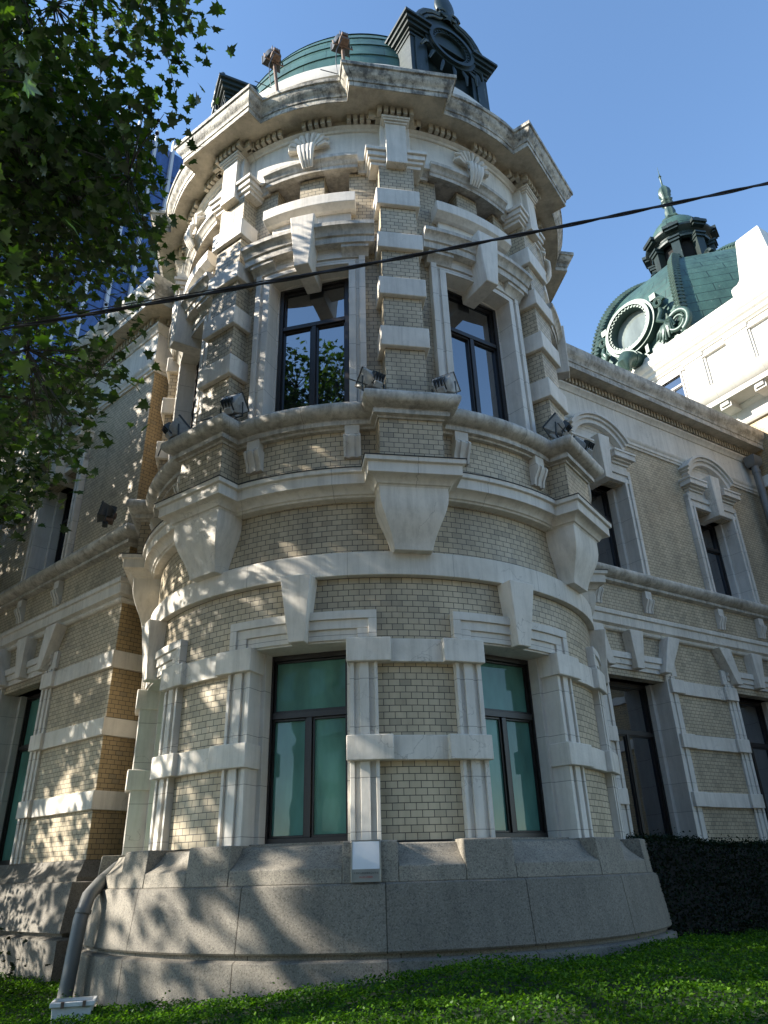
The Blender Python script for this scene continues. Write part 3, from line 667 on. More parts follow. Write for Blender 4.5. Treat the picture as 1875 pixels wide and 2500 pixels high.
PL = [(-.5,-1.7),(.50,-1.7),(.48,-.62),(.42,-.60),(.36,-.595),(.36,-.555),(.44,-.55),(.30,-.01),(.27,.0),(.20,.0),(.20,.05),(.10,.14),(.05,.22),(.03,.25),(-.5,.26)]
def wing(az, wall, s_in, s_out, centres, rtn=None, ends=True):
    F, d, n = frame(az); G = sub(F, wall); left = az < 0
    path = [P2(G, s_in, 0), P2(G, s_out, 0)]
    if left: path = path[::-1]
    if rtn: path = path+[P2(G, s_in, -rtn)]
    mb = MB(); ksweep(mb, path, PL); mb.build('granite_plinth', 'granite', bld, smooth=25)
    # brick: bottom storey between openings, wall over
    mb = MB(); edges = [s_in]
    for c in centres: edges += [c-.9, c+.9]
    edges.append(s_out)
    for a, b in zip(edges[::2], edges[1::2]): box(mb, G, a, b, -.5, 0, .24, 3.12, 'tbk'); box(mb, G, a, b, -.5, 0, 4.9, 7.5, 'tbk')
    for c in centres: box(mb, G, c-.9, c+.9, -.5, 0, 3.0, 3.95, 'kt'); box(mb, G, c-.9, c+.9, -.5, 0, 7.1, 8.3, 'kt')
    for a, b in zip(edges[::2], edges[1::2]): box(mb, G, a, b, -.5, 0, 3.12, 3.95, 'tbklr'); box(mb, G, a, b, -.5, 0, 7.5, 8.3, 'tbklr')
    box(mb, G, s_in, s_out, -.5, 0, 3.95, 4.9, 'tbklr')
    mb.build('brick_wall', 'brick', bld, smooth=0)
    if rtn:
        mb = MB(); H = lambda a, b, z: G(s_in+b, -a, z)
        mb.face([G(s_in-.001,0,.24), G(s_in-.001,-rtn,.24), G(s_in-.001,-rtn,8.3), G(s_in-.001,0,8.3)], [(0,.24),(rtn,.24),(rtn,8.3),(0,8.3)])
        mb.build('return_wall', 'brick_warm', bld, smooth=0)
    mb = MB(); box(mb, G, s_in-.02 if not rtn else s_in+.05, s_out, -6, -.52, .0, 9.2); mb.build('wall_core', 'void', bld)
    # bands between the lower windows, wrapping the return
    for z0, z1 in ((2.80,3.05),(1.832,2.078),(.86,1.103)):
        segs = list(zip(edges[::2], edges[1::2]))
        for a, b in segs:
            mb = MB()
            a2 = a if a == s_in else a-.05; b2 = b if b == s_out else b+.05
            pa = [P2(G, a2, 0), P2(G, b2, 0)]
            if left: pa = pa[::-1]
            if rtn and a == s_in: pa = pa+[P2(G, s_in, -rtn)]
            ksweep(mb, pa, [(-.3,z0),(.055,z0),(.06,z0+.005),(.06,z1-.005),(.055,z1),(-.3,z1)])
            mb.build('stone_band', 'stone', bld, bevel=.005)
        for a, b in segs:
            for e, s in ((a, 1), (b, -1)):
                if e in (s_in, s_out): continue
                x0, x1 = sorted((e-s*.07, e+s*.30)); mb = MB(); box(mb, G, x0, x1, -.36, .115, z0+.002, z1-.002); mb.build('quoin_block', 'stone', bld, bevel=.008)
    for c in centres:
        T = lambda a, b, z, c=c: G(c+a, b, z)
        mb = MB()
        for s in (-1, 1):
            for a, b, o in ((.78,.85,.055),(.85,.92,.03),(.92,1.0,.058),(1.0,1.07,.035)):
                x0, x1 = sorted((s*a, s*b)); box(mb, T, x0, x1, -.3, o, .25, 3.12)
            x0, x1 = sorted((s*.70, s*.81)); box(mb, T, x0, x1, -.6, -.27, .25, 3.12)
            x0, x1 = sorted((s*.98, s*1.12)); box(mb, T, x0, x1, -.2, .05, 3.12, 3.40)
        for z0, z1, o in ((3.12,3.20,.03),(3.20,3.30,.06),(3.30,3.41,.095)): box(mb, T, -.97, .97, -.3, o, z0, z1)
        box(mb, T, -.82, .82, -.6, -.2, 3.0, 3.2)
        mb.build('window_surround', 'stone_short', bld, bevel=.004)
        for q in (-1, 0, 1):
            x0, x1 = q*.74, q*1.05; mb = MB()
            prism(mb, T, [(x0-.09,3.13),(x0+.09,3.13),(x1+.175,3.82),(x1-.175,3.82)], -.3, .17, .21); mb.build('keystone', 'stone', bld, bevel=.01)
        window(lambda a, b, z: T(a, b, z), .72, .26, 3.0, -.42, 2.10, 'glass_low' if left else 'glass_up')
        # upper window
        mb = MB()
        for s in (-1, 1):
            for a, b, o in ((.80,.88,.10),(.74,.80,.065),(.68,.74,.095)):
                x0, x1 = sorted((s*a, s*b)); box(mb, T, x0, x1, -.3, o, 5.06, 7.38 if a > .7 else 7.2)
            x0, x1 = sorted((s*.61, s*.70)); box(mb, T, x0, x1, -.6, -.2, 5.06, 7.15)
        for z0, z1, o in ((7.12,7.22,.09),(7.22,7.30,.065),(7.30,7.42,.102)): box(mb, T, -.88, .88, -.3, o-.002, z0, z1)
        box(mb, T, -.70, .70, -.6, -.2, 7.10, 7.3)
        mb.build('window_surround', 'stone_short', bld, bevel=.005)
        mb = MB()
        for s in (-1, 1):
            for z0, z1, o, e in ((7.42,7.50,.10,.0),(7.50,7.56,.14,.02),(7.56,7.60,.20,.05),(7.60,7.72,.27,.12),(7.72,7.77,.29,.14)):
                x0, x1 = sorted((s*(.34-e*.3), s*(.80+e))); box(mb, T, x0, x1, -.2, o, z0, z1)
        box(mb, T, -.4, .4, -.2, .05, 7.42, 7.8)
        Tz = lambda a, b, z: T(a, b, z)
        ring(mb, Tz, 0, 7.50, .80, .90, -.1, .17, 26, 28, 152); ring(mb, Tz, 0, 7.50, .90, .97, -.1, .22, 26, 31, 149); ring(mb, Tz, 0, 7.50, .97, 1.03, -.1, .27, 26, 33, 147); prism(mb, Tz, [(.86*math.cos(R(q)), 7.50+.86*math.sin(R(q))) for q in range(20, 161, 10)], -.1, .03)
        mb.build('arched_hood', 'stone_short', bld, bevel=.004, smooth=35)
        mb = MB(); prism(mb, T, [(-.10,6.98),(.10,6.98),(.165,7.97),(-.165,7.97)], -.3, .26, .30); mb.build('keystone', 'stone', bld, bevel=.01)
        window(lambda a, b, z: T(a, b, z), .63, 5.06, 7.12, -.40, 6.45, 'glass_up')
        for s in (-1, 1): bracket(lambda a, b, z, s=s, c=c: G(c+s*.70+a, b, z), 0, .10, 4.30, 4.72, 0.0)
    mb = MB(); ksweep(mb, path, [(-.2,3.80),(.05,3.80),(.075,3.82),(.085,3.85),(.06,3.875),(.11,3.90),(.135,3.905),(.14,4.06),(.175,4.07),(.18,4.135),(.165,4.15),(-.2,4.19)]); mb.build('string_course', 'stone_joint', bld, bevel=.004)
    mb = MB(); ksweep(mb, path, [(-.2,4.74),(.04,4.745),(.10,4.77),(.10,4.82),(.085,4.83),(.13,4.845),(.19,4.875),(.235,4.93),(.24,4.975),(.215,5.02),(.16,5.045),(-.3,5.075)]); mb.build('window_ledge', 'ledge', bld, smooth=40)
    mb = MB(); ksweep(mb, path, [(-.2,8.16),(.03,8.17),(.04,8.22),(.06,8.225),(.065,8.29),(.095,8.33),(.10,8.375),(.06,8.385),(.06,8.99),(.085,9.0),(.11,9.06),(.16,9.10),(.165,9.14),(-.2,9.16)]); mb.build('frieze', 'stone_joint', bld, bevel=.004)
    mb = MB(); ksweep(mb, path, [(-.2,9.14),(.12,9.145),(.12,9.32),(-.2,9.33)])
    pk = path
    nb_ = len(mb.v); teeth(mb, [(x, y) for x, y in pk], .125, .185, 9.165*K, 9.31*K, .052, .045)
    mb.build('dentil_course', 'soffit', bld, smooth=25)
    mb = MB(); mb.mat('soffit'); ksweep(mb, path, [(-.2,9.31),(.42,9.32),(.44,9.30)], cap=False)
    mb.mat('cornice_wing'); ksweep(mb, path, [(.44,9.30),(.45,9.30),(.45,9.42),(.47,9.43),(.48,9.49),(.52,9.54),(.56,9.60),(.575,9.68),(.575,9.77),(.55,9.79),(.30,9.87),(.25,9.88)], cap=False); mb.build('cornice', None, bld, bevel=.006)
    mb = MB(); ksweep(mb, path, [(.36,9.86),(.36,9.93),(.1,9.98),(-6,11.2)], cap=False); mb.build('wing_roof', 'copper', bld, smooth=0)
    return F, G

FR, GR = wing(58.6, .12, 2.0, 11.35, [5.43, 9.07])
FL, GL = wing(-48.3, 2.24, 3.12, 13.2, [6.0, 9.64], rtn=2.4)

# --- domed centre block: side wall faces the tower
F = FR
S0 = 11.35
mb = MB()
mb.face([F(S0,.2,.2), F(S0,6.5,.2), F(S0,6.5,10.3), F(S0,.2,10.3)][::-1], [(0,.2),(6.3,.2),(6.3,10.3),(0,10.3)][::-1])
box(mb, F, S0+.02, S0+9, -9, 6.4, -1.5, 10.2)
mb.build('pavilion_wall', 'brick_warm', bld, smooth=0)
mb = MB()
for z0, z1 in ((2.80,3.05),(4.0,4.2),(5.6,5.9),(6.5,6.8),(7.4,7.7),(8.3,8.6)):
    mb = MB(); box(mb, F, S0-.07, S0+.1, .32, 6.6, z0, z1); mb.build('stone_band', 'stone', bld, bevel=.005)
pp = [P2(F, S0, -9), P2(F, S0, 6.55)]      # outward is towards the tower
mb = MB(); ksweep(mb, pp, [(-.3,10.15),(.06,10.16),(.10,10.22),(.06,10.25),(.06,10.62),(.14,10.66),(.17,10.70),(.17,10.74),(.62,10.78),(.62,10.92),(.66,10.95),(.72,11.05),(.78,11.16),(.80,11.28),(.70,11.34),(-.2,11.45)])
mb.build('pavilion_cornice', 'attic', bld, bevel=.006)
for i in range(16):
    o = -8.6+i*.98
    mb = MB(); T = lambda a, b, z: F(S0-b, o+a, z)
    box(mb, T, -.16, .16, .05, .52, 10.60, 10.775); box(mb, T, -.12, .12, .5, .57, 10.66, 10.775); box(mb, T, -.18, .18, .05, .55, 10.735, 10.777)
    mb.build('modillion', 'attic', bld, bevel=.01)
S1 = 11.85                                    # attic storey, set back
mb = MB(); T = lambda a, b, z: F(S1-b, a, z)  # a: towards the lawn, b: out from the attic face
box(mb, T, -8, 2.6, -7, 0, 11.3, 14.3, 'k')
mb.build('attic_wall', 'attic', bld, smooth=0)
ap = [P2(F, S1, -8), P2(F, S1, 2.62), P2(F, S1+6, 2.62)]
mb = MB()
ksweep(mb, ap, [(-.2,11.25),(.22,11.3),(.22,11.55),(.18,11.6),(.12,11.63),(.12,11.72),(.06,11.76),(.0,11.77)])
ksweep(mb, ap, [(-.2,13.40),(.03,13.41),(.06,13.47),(.10,13.50),(.10,13.62),(.16,13.68),(.18,13.78),(.24,13.84),(.27,13.92),(.27,14.02),(.12,14.06),(.12,14.32),(.10,14.35),(-.3,14.38)])
mb.build('attic_moulding', 'attic', bld, bevel=.006)
for o, hw in ((-2.6,.33),(-.85,.30),(.55,.33),(2.25,.36)):
    mb = MB(); box(mb, T, o-hw, o+hw, -.2, .10, 11.75, 13.4); box(mb, T, o-hw-.04, o+hw+.04, -.2, .14, 11.75, 11.95); box(mb, T, o-hw-.04, o+hw+.04, -.2, .13, 13.22, 13.39)
    mb.build('attic_pier', 'attic', bld, bevel=.01)
for o, hw, gl in ((-1.72,.42,1),(-.15,.34,0),(1.35,.42,0),(-4.0,.45,1)):
    mb = MB()
    box(mb, T, o-hw-.10, o-hw, -.1, .05, 12.05, 13.15); box(mb, T, o+hw, o+hw+.10, -.1, .05, 12.05, 13.15)
    box(mb, T, o-hw-.12, o+hw+.12, -.1, .09, 13.15, 13.27); box(mb, T, o-hw-.12, o+hw+.12, -.1, .08, 11.95, 12.05)
    f_ = mb.build('attic_panel', 'attic', bld, bevel=.006)
    if gl: window(lambda a, b, z, o=o: T(o+a, b, z), hw, 12.05, 13.15, .03, 12.75, 'glass_up', parent=bld)
def tapered(mb, T, a, b, levels):
    for (z0, h0), (z1, h1) in zip(levels, levels[1:]):
        c0 = [T(a-h0,b-h0,z0), T(a+h0,b-h0,z0), T(a+h0,b+h0,z0), T(a-h0,b+h0,z0)]; c1 = [T(a-h1,b-h1,z1), T(a+h1,b-h1,z1), T(a+h1,b+h1,z1), T(a-h1,b+h1,z1)]
        for i in range(4): mb.face([c0[i], c0[(i+1)%4], c1[(i+1)%4], c1[i]])
    z, h = levels[-1]; mb.face([T(a-h,b-h,z), T(a+h,b-h,z), T(a+h,b+h,z), T(a-h,b+h,z)])
mb = MB(); tapered(mb, T, 1.60, -.42, [(13.95,.70),(14.34,.72),(14.44,.71),(14.52,.66),(14.60,.58),(14.72,.52),(14.80,.50),(16.15,.36),(16.22,.33),(16.42,.02)])
mb.build('obelisk', 'attic', bld, bevel=.012, smooth=40)

# --- octagonal dome, rope-moulded ridges, oculus, lantern
SC, NC, RB = 16.2, -2.62, 4.62
def dome_r(t):                                # t 0..1 from eaves to lantern: convex cloister-vault curve
    a = t*math.pi/2*.93; return RB*(math.cos(a)**.92), 14.35+5.55*math.sin(a)**1.02/math.sin(math.pi/2*.93)**1.02
ts = [i/22 for i in range(23)]
lv = [dome_r(t) for t in ts]; lv = [(max(r, 1.15), z) for r, z in lv]
def oct_pt(i, r, z, dr=0): a = R(22.5+45*i); return F(SC-(r+dr)*math.cos(a), NC+(r+dr)*math.sin(a), z)
mb = MB()
for i in range(8):
    L = 0
    for (r0, z0), (r1, z1) in zip(lv, lv[1:]):
        d_ = math.hypot(r1-r0, z1-z0); h0, h1 = r0*.383, r1*.383
        mb.face([oct_pt(i-1, r0, z0), oct_pt(i, r0, z0), oct_pt(i, r1, z1), oct_pt(i-1, r1, z1)], [(-h0,L),(h0,L),(h1,L+d_),(-h1,L+d_)]); L += d_
mb.build('main_dome', 'copper', bld, smooth=30)
for i in range(8):
    mb = MB(); pts = [Vector(oct_pt(i, r, z, .03)) for r, z in lv if r > 1.16]
    tube(mb, pts, .15, 8)
    fine = []
    for p, q in zip(pts, pts[1:]):
        m = max(2, int((q-p).length/.17)); fine += [p.lerp(q, k/m) for k in range(m)]
    ax = Vector(F(SC, NC, 0)); 
    for p, q in zip(fine, fine[1:]):
        c = (p+q)/2; d = (q-p).normalized(); out = Vector((c.x-ax.x, c.y-ax.y, .9)).normalized(); side = d.cross(out).normalized()
        tube(mb, [c-side*.17+out*.02-d*.05, c+out*.17, c+side*.17+out*.02+d*.05], [.04,.075,.04], 5)
    mb.build('ridge_rope', 'copper_plain', bld, smooth=50)
def face_frame(i):                            # frame on dome side i at its foot: (lateral, out, height)
    a = R(45*i); ca, sa = math.cos(a), math.sin(a); ap_ = RB*.924
    return lambda l, b, z: F(SC-(ap_+b)*ca-l*sa, NC+(ap_+b)*sa-l*ca, z)
Q = face_frame(0)
mb = MB(); cz = 15.75
box(mb, Q, -1.5, 1.5, -1.2, .05, 14.3, 14.62)
for r0, r1, b in ((.70,.78,.28),(.78,.90,.34),(.90,1.0,.24)): ring(mb, Q, 0, cz, r0, r1, -.9, b, 44)
for i in range(34):
    a = 2*math.pi*i/34; x, z = .74*math.cos(a), cz+.74*math.sin(a); box(mb, Q, x-.03, x+.03, .26, .31, z-.03, z+.03)
ring(mb, Q, 0, cz, .70, .97, -1.6, -.4, 44)
mb.build('oculus', 'copper_plain', bld, bevel=.006, smooth=35)
mb = MB(); disc(mb, Q, 0, cz, .71, -.03); mb.build('oculus_pane', 'glass_pale', bld, smooth=0)
mb = MB()
for s in (-1, 1):
    # big corner volute, acanthus fan and keystone scrolls beside the oculus
    sp = [(s*(1.62+(.40-.30*q/11)*math.cos(q)), 14.86+(.40-.30*q/11)*math.sin(q)) for q in np.linspace(-1.2, 9.8, 40)]
    tube(mb, [Q(x, .15, z) for x, z in sp], [.11-.002*i for i in range(40)], 7)
    for i in range(8):
        a = R(-100+15*i); x0, z0 = s*1.12, 15.15
        tube(mb, [Q(x0+s*.1*math.cos(a), .16, z0+.1*math.sin(a)), Q(x0+s*.34*math.cos(a-.25), .22, z0+.42*math.sin(a-.25)), Q(x0+s*.46*math.cos(a-.6), .14, z0+.66*math.sin(a-.6))], [.03,.075,.03], 6)
    sp = [(s*(1.16+(.2-.15*q/8)*math.cos(q)), 15.95+(.2-.15*q/8)*math.sin(q)) for q in np.linspace(0, 7.5, 24)]
    tube(mb, [Q(x, .16, z) for x, z in sp], .06, 6)
    tube(mb, [Q(s*1.14,.12,15.8), Q(s*1.2,.18,15.55), Q(s*1.05,.18,15.3), Q(s*1.25,.14,15.1)], [.05,.09,.1,.05], 7)
    box(mb, Q, s*1.02-.11, s*1.02+.11, -.2, .18, 16.2, 16.42)
    box(mb, Q, s*.42-.06, s*.42+.06, -.2, .16, 14.5, 15.05)
mb.build('oculus_scrollwork', 'copper_plain', bld, smooth=55)
mb = MB()                                     # spout below the oculus
tube(mb, [Q(.0,-.1,14.45), Q(0,.35,14.42), Q(0,.72,14.28), Q(0,.86,14.05), Q(0,.78,13.86), Q(0,.62,13.9)], [.22,.26,.27,.22,.13,.05], 14)
for y, z, r in ((.1,14.44,.28),(.2,14.43,.285),(.5,14.37,.29)): tube(mb, [Q(0,y,z), Q(0,y+.05,z-.01)], r, 14)
mb.build('spout', 'copper_plain', bld, smooth=50)
# lantern
def OC(a, r, z): t = R(a); return F(SC-r*math.cos(t), NC+r*math.sin(t), z)
def kl(mb, prof, seg=48): 
    c = F(SC, NC, 0); lathe(mb, [(r*K, z*K) for r, z in prof], c[0], c[1], seg)
ZL = 19.75
mb = MB(); kl(mb, [(1.35,ZL-.5),(1.35,ZL+.02),(1.22,ZL+.06),(1.22,ZL+.28),(1.26,ZL+.32),(1.16,ZL+.36)])
kl(mb, [(.95,ZL+1.55),(1.10,ZL+1.58),(1.12,ZL+1.66),(1.10,ZL+1.70),(1.10,ZL+1.82),(1.24,ZL+1.90),(1.30,ZL+1.96),(1.30,ZL+2.06),(1.0,ZL+2.12)])
for i in range(8):
    a0 = 22.5+45*i; t = R(a0)
    T2 = lambda l, b, z, t=t: F(SC-(1.12+b)*math.cos(t)-l*math.sin(t), NC+(1.12+b)*math.sin(t)-l*math.cos(t), z)
    box(mb, T2, -.15, .15, -.22, .06, ZL+.1, ZL+1.6); box(mb, T2, -.19, .19, -.22, .12, ZL+1.38, ZL+1.5); box(mb, T2, -.22, .22, -.22, .17, ZL+1.5, ZL+1.58)
    box(mb, T2, -.24, .24, -.2, .22, ZL+1.86, ZL+1.96); box(mb, T2, -.30, .30, -.2, .29, ZL+1.96, ZL+2.10); box(mb, T2, -.10, .10, -.1, .2, ZL+2.1, ZL+2.24)
    sp = [(.16+(.22-.17*q/8)*math.cos(q), ZL+.28+(.22-.17*q/8)*math.sin(q)) for q in np.linspace(0, 7.2, 22)]
    tube(mb, [T2(0, b, z) for b, z in sp], [.09]*22, 6)
mb.build('lantern', 'copper_dark', bld, smooth=35)
mb = MB()
for i in range(8):
    a0 = 45*i; T2 = lambda l, b, z, t=R(a0): F(SC-(.80+b)*math.cos(t)-l*math.sin(t), NC+(.80+b)*math.sin(t)-l*math.cos(t), z); box(mb, T2, -.36, .36, -.1, 0, ZL+.3, ZL+1.6)
mb.build('lantern_dark_panel', 'void', bld, smooth=0)  # plain near-black panels between the lantern piers
mb = MB(); kl(mb, [(1.12,ZL+2.06),(1.06,ZL+2.10),(1.06,ZL+2.25)]+[(1.03*math.cos(R(a)), ZL+2.25+1.12*math.sin(R(a))) for a in range(0, 82, 9)]); mb.build('lantern_cupola', 'copper', bld, smooth=40)
zf = ZL+3.35
c = F(SC, NC, 0); mb = MB()
lathe(mb, [(r*1.1*K, (zf+z*1.17)*K) for r, z in [(.12,-.1),(.30,.0),(.36,.10),(.30,.20),(.20,.26),(.17,.34),(.19,.50),(.15,.68),(.12,.82),(.18,.88),(.20,.94),(.15,1.0),(.20,1.06),(.21,1.12),(.14,1.20),(.17,1.30),(.22,1.42),(.20,1.60),(.12,1.76),(.05,1.84),(.03,1.9),(.028,2.3),(.06,2.33),(.03,2.36),(.012,2.5),(.004,2.85)]], c[0], c[1], 24, jag=(8,.10))
mb.build('finial', 'copper_plain', bld, smooth=50)

# --- rainwater pipes (parts of the building)
mb = MB(); T = lambda a, b, z: FR(11.02+a, .16+b, z)
hop = [(8.78,.10),(8.86,.16),(8.98,.17),(9.06,.17)]
for (z0, h0), (z1, h1) in zip(hop, hop[1:]):
    c0 = [T(-h0,.10,z0), T(h0,.10,z0), T(h0,.12+h0*1.5,z0), T(-h0,.12+h0*1.5,z0)]; c1 = [T(-h1,.10,z1), T(h1,.10,z1), T(h1,.12+h1*1.5,z1), T(-h1,.12+h1*1.5,z1)]
    for i in range(4): mb.face([c0[i], c0[(i+1)%4], c1[(i+1)%4], c1[i]])
mb.face([T(-.17,.10,9.05), T(.17,.10,9.05), T(.17,.37,9.05), T(-.17,.37,9.05)])
tube(mb, [T(0,.24,8.8), T(0,.24,5.2), T(0,.36,5.0), T(0,.36,4.6), T(0,.24,4.4), T(0,.24,-.8)], .085, 12); 
for z in (8.6, 6.6, 4.2, 2.2): tube(mb, [T(0,.24,z), T(0,.24,z+.08)], .10, 12)
mb.build('downpipe', 'pipe', bld, smooth=50)
# ================================================================== ground
def lawn_z(x, y):
    s = min(1, max(0, (1.2-x)/4.2)); s = s*s*(3-2*s); z = -.70-.33*s
    rs = min(1, max(0, (x-2.6)/3.5)); z -= .20*rs
    return z + .012*math.sin(x*2.1+y*1.7)+.010*math.sin(x*4.3-y*3.1)
mb = MB(); mb.face([(-900,-900,-1.72),(900,-900,-1.72),(900,900,-1.72),(-900,900,-1.72)], [(-900,-900),(900,-900),(900,900),(-900,900)])
tag(mb.build('pavement', 'paving', smooth=0), 'pale pavement around the building', kind='structure')
mb = MB(); xs = np.linspace(-9, 9, 73); ys = np.linspace(-8.2, 6, 58); nx, ny = len(xs), len(ys)
for y in ys:
    for x in xs:
        e = min(1, max(0, (y+8.2)/.9)); mb.v.append((x, y, -1.75+(lawn_z(x, y)+1.75)*(e**.35)))
for j in range(ny-1):
    for i in range(nx-1): mb.fidx((j*nx+i, j*nx+i+1, (j+1)*nx+i+1, (j+1)*nx+i), [(xs[i],ys[j]),(xs[i+1],ys[j]),(xs[i+1],ys[j+1]),(xs[i],ys[j+1])])
tag(mb.build('lawn', 'soil'), 'sloping green lawn at the foot of the tower', kind='structure')

def raw_mesh(name, V, T, mat, parent=None):
    me = bpy.data.meshes.new(name); V = np.asarray(V, np.float32); T = np.asarray(T, np.int32)
    me.vertices.add(len(V)); me.vertices.foreach_set('co', V.ravel()); me.loops.add(T.size); me.loops.foreach_set('vertex_index', T.ravel())
    me.polygons.add(len(T)); me.polygons.foreach_set('loop_start', np.arange(0, T.size, T.shape[1], dtype=np.int32)); me.polygons.foreach_set('loop_total', np.full(len(T), T.shape[1], np.int32))
    me.update(calc_edges=True); me.materials.append(M[mat]); o = bpy.data.objects.new(name, me); C.objects.link(o)
    if parent: o.parent = parent
    return o
def rand_rot(n, tilt):
    """n random rotation matrices: leaf normal within `tilt` (radians-ish spread) of up, any heading"""
    az = RNG.uniform(0, 2*np.pi, n); nx = RNG.normal(0, tilt, n); ny = RNG.normal(0, tilt, n); nz = np.abs(RNG.normal(1, .25, n))+.05
    Nn = np.stack([nx, ny, nz], -1); Nn /= np.linalg.norm(Nn, axis=1, keepdims=True)
    h = np.stack([np.cos(az), np.sin(az), np.zeros(n)], -1); h -= Nn*(h*Nn).sum(1, keepdims=True); h /= np.linalg.norm(h, axis=1, keepdims=True)
    return np.stack([np.cross(h, Nn), h, Nn], -1)       # columns: side, along, normal
def scatter(name, base_v, base_t, pos, rot, size, mat, parent=None):
    V = np.einsum('nij,kj->nki', rot, base_v)*size[:, None, None]+pos[:, None, :]
    T = base_t[None]+(np.arange(len(pos))*len(base_v))[:, None, None]
    return raw_mesh(name, V.reshape(-1, 3), T.reshape(-1, base_t.shape[1]), mat, parent)

# ground cover: leafy tufts
def lawn_zv(x, y):
    s = np.clip((1.2-x)/4.2, 0, 1); s = s*s*(3-2*s); rs = np.clip((x-2.6)/3.5, 0, 1)
    return -.70-.33*s-.20*rs+.012*np.sin(x*2.1+y*1.7)+.010*np.sin(x*4.3-y*3.1)
n = 270000
x = RNG.uniform(-4.6, 6.2, n); y = -7.2+7.6*RNG.uniform(0, 1, n)**1.15
keep = (np.hypot(x, y) > 3.54) & (y < 1.0) & (np.abs(x) < (y+10.4)*.62+.3); x, y = x[keep], y[keep]; n = len(x)
cl = .5+.5*np.sin(x*5.1+1.3*np.sin(y*3.7))*np.sin(y*5.9+1.1*np.sin(x*4.3)); cl2 = np.clip(.5+.5*np.sin(x*17+2*np.sin(y*13))*np.sin(y*19+2*np.sin(x*11)), 0, 1)
hgt = (.02+.055*cl+.035*cl2)*RNG.uniform(.3, 1.0, n)**.7
tall = RNG.uniform(0, 1, n) < .012; hgt = hgt+tall*RNG.uniform(.02, .09, n)
pos = np.stack([x, y, lawn_zv(x, y)+hgt], -1)
lv3 = np.array([(0,-.1,0),(.34,.35,.06),(0,1,.02),(-.34,.35,.06)]); lt3 = np.array([(0,1,2,3)])
o = scatter('ground_cover', lv3, lt3, pos, rand_rot(n, .75), RNG.uniform(.014, .030, n), 'grass')
tag(o, 'low leafy ground cover growing on the lawn', 'ground cover', kind='stuff')
n = 9000
x = RNG.uniform(-4.6, 6, n); y = RNG.uniform(-7, .5, n); keep = (np.hypot(x, y) > 3.55); x, y = x[keep], y[keep]; n = len(x)
bl = np.array([(-.06,0,0),(.06,0,0),(.015,.25,1.0)]); blt = np.array([(0,1,2)])
o = scatter('grass_blades', bl, blt, np.stack([x, y, lawn_zv(x, y)], -1), np.stack([np.array([[math.cos(a),-math.sin(a),0],[math.sin(a),math.cos(a),0],[0,0,1]]) for a in RNG.uniform(0, 6.28, n)]), RNG.uniform(.03, .09, n), 'grass')
tag(o, 'thin grass blades standing out of the ground cover', 'grass', kind='stuff')

# ------------------------------------------------------------------ hedge in front of the right wing
hd = (math.sin(R(58.6)), math.cos(R(58.6))); hn = (hd[1], -hd[0]); H0 = (2.98, -1.48)
hf = lambda a, b, z: (H0[0]+hd[0]*a+hn[0]*b, H0[1]+hd[1]*a+hn[1]*b, z)
hedge = empty('clipped_hedge', hf(3, -.5, -.9), 'dark clipped box hedge growing between round tower base and banded wing', 'hedge'); hb = hedge.location.copy()
def inh(o, par):
    o.parent = par; o.matrix_parent_inverse = Matrix.Translation(-par.location); return o
mb = MB(); top = lambda a: .27-.035*a+.02*math.sin(a*3)
nn = 20
for i in range(nn):
    a0, a1 = 8*i/nn, 8*(i+1)/nn
    prof_ = lambda a: [(a, -1.0, -1.1), (a, -1.0, top(a)-.12), (a, -.9, top(a)-.04), (a, -.1, top(a)-.04), (a, -.02, top(a)-.12), (a, -.02, -1.1)]
    q0, q1 = prof_(a0), prof_(a1)
    for p, q, r_, s in zip(q0, q1, q1[1:], q0[1:]): mb.face([hf(*p), hf(*q), hf(*r_), hf(*s)])
mb.face([hf(*p) for p in prof_(0)])
inh(mb.build('hedge_core', 'void', None, smooth=0), hedge)
n = 70000
u = RNG.uniform(0, 1, n); a = RNG.uniform(-.05, 8, n); tz = .27-.035*a+.02*np.sin(a*3)
face = u < .62; topf = (u >= .62) & (u < .9); endf = u >= .9
b = np.where(face, RNG.normal(0, .022, n)+(RNG.uniform(0,1,n) < .03)*RNG.uniform(0,.07,n), np.where(topf, RNG.uniform(-1, 0, n), RNG.uniform(-1, 0, n)))
z = np.where(face, -1.0+(tz+1.0)*RNG.uniform(0, 1, n), np.where(topf, tz+RNG.normal(-.01, .02, n)+(RNG.uniform(0,1,n) < .06)*RNG.uniform(0,.09,n), -1.0+(tz+1.0)*RNG.uniform(0, 1, n)))
a = np.where(endf, RNG.normal(-.02, .025, n), a)
rounding = np.clip((z-(tz-.12))/.12, 0, 1)**2*.06*face; b = b-rounding
pos = np.stack([H0[0]+hd[0]*a+hn[0]*b, H0[1]+hd[1]*a+hn[1]*b, z], -1)
rr = rand_rot(n, 1.2); lf = np.array([(0,-.2,0),(.4,.4,.08),(0,1,0),(-.4,.4,.08)])
inh(scatter('hedge_leaves', lf, lt3, pos, rr, RNG.uniform(.016, .030, n), 'hedge'), hedge)

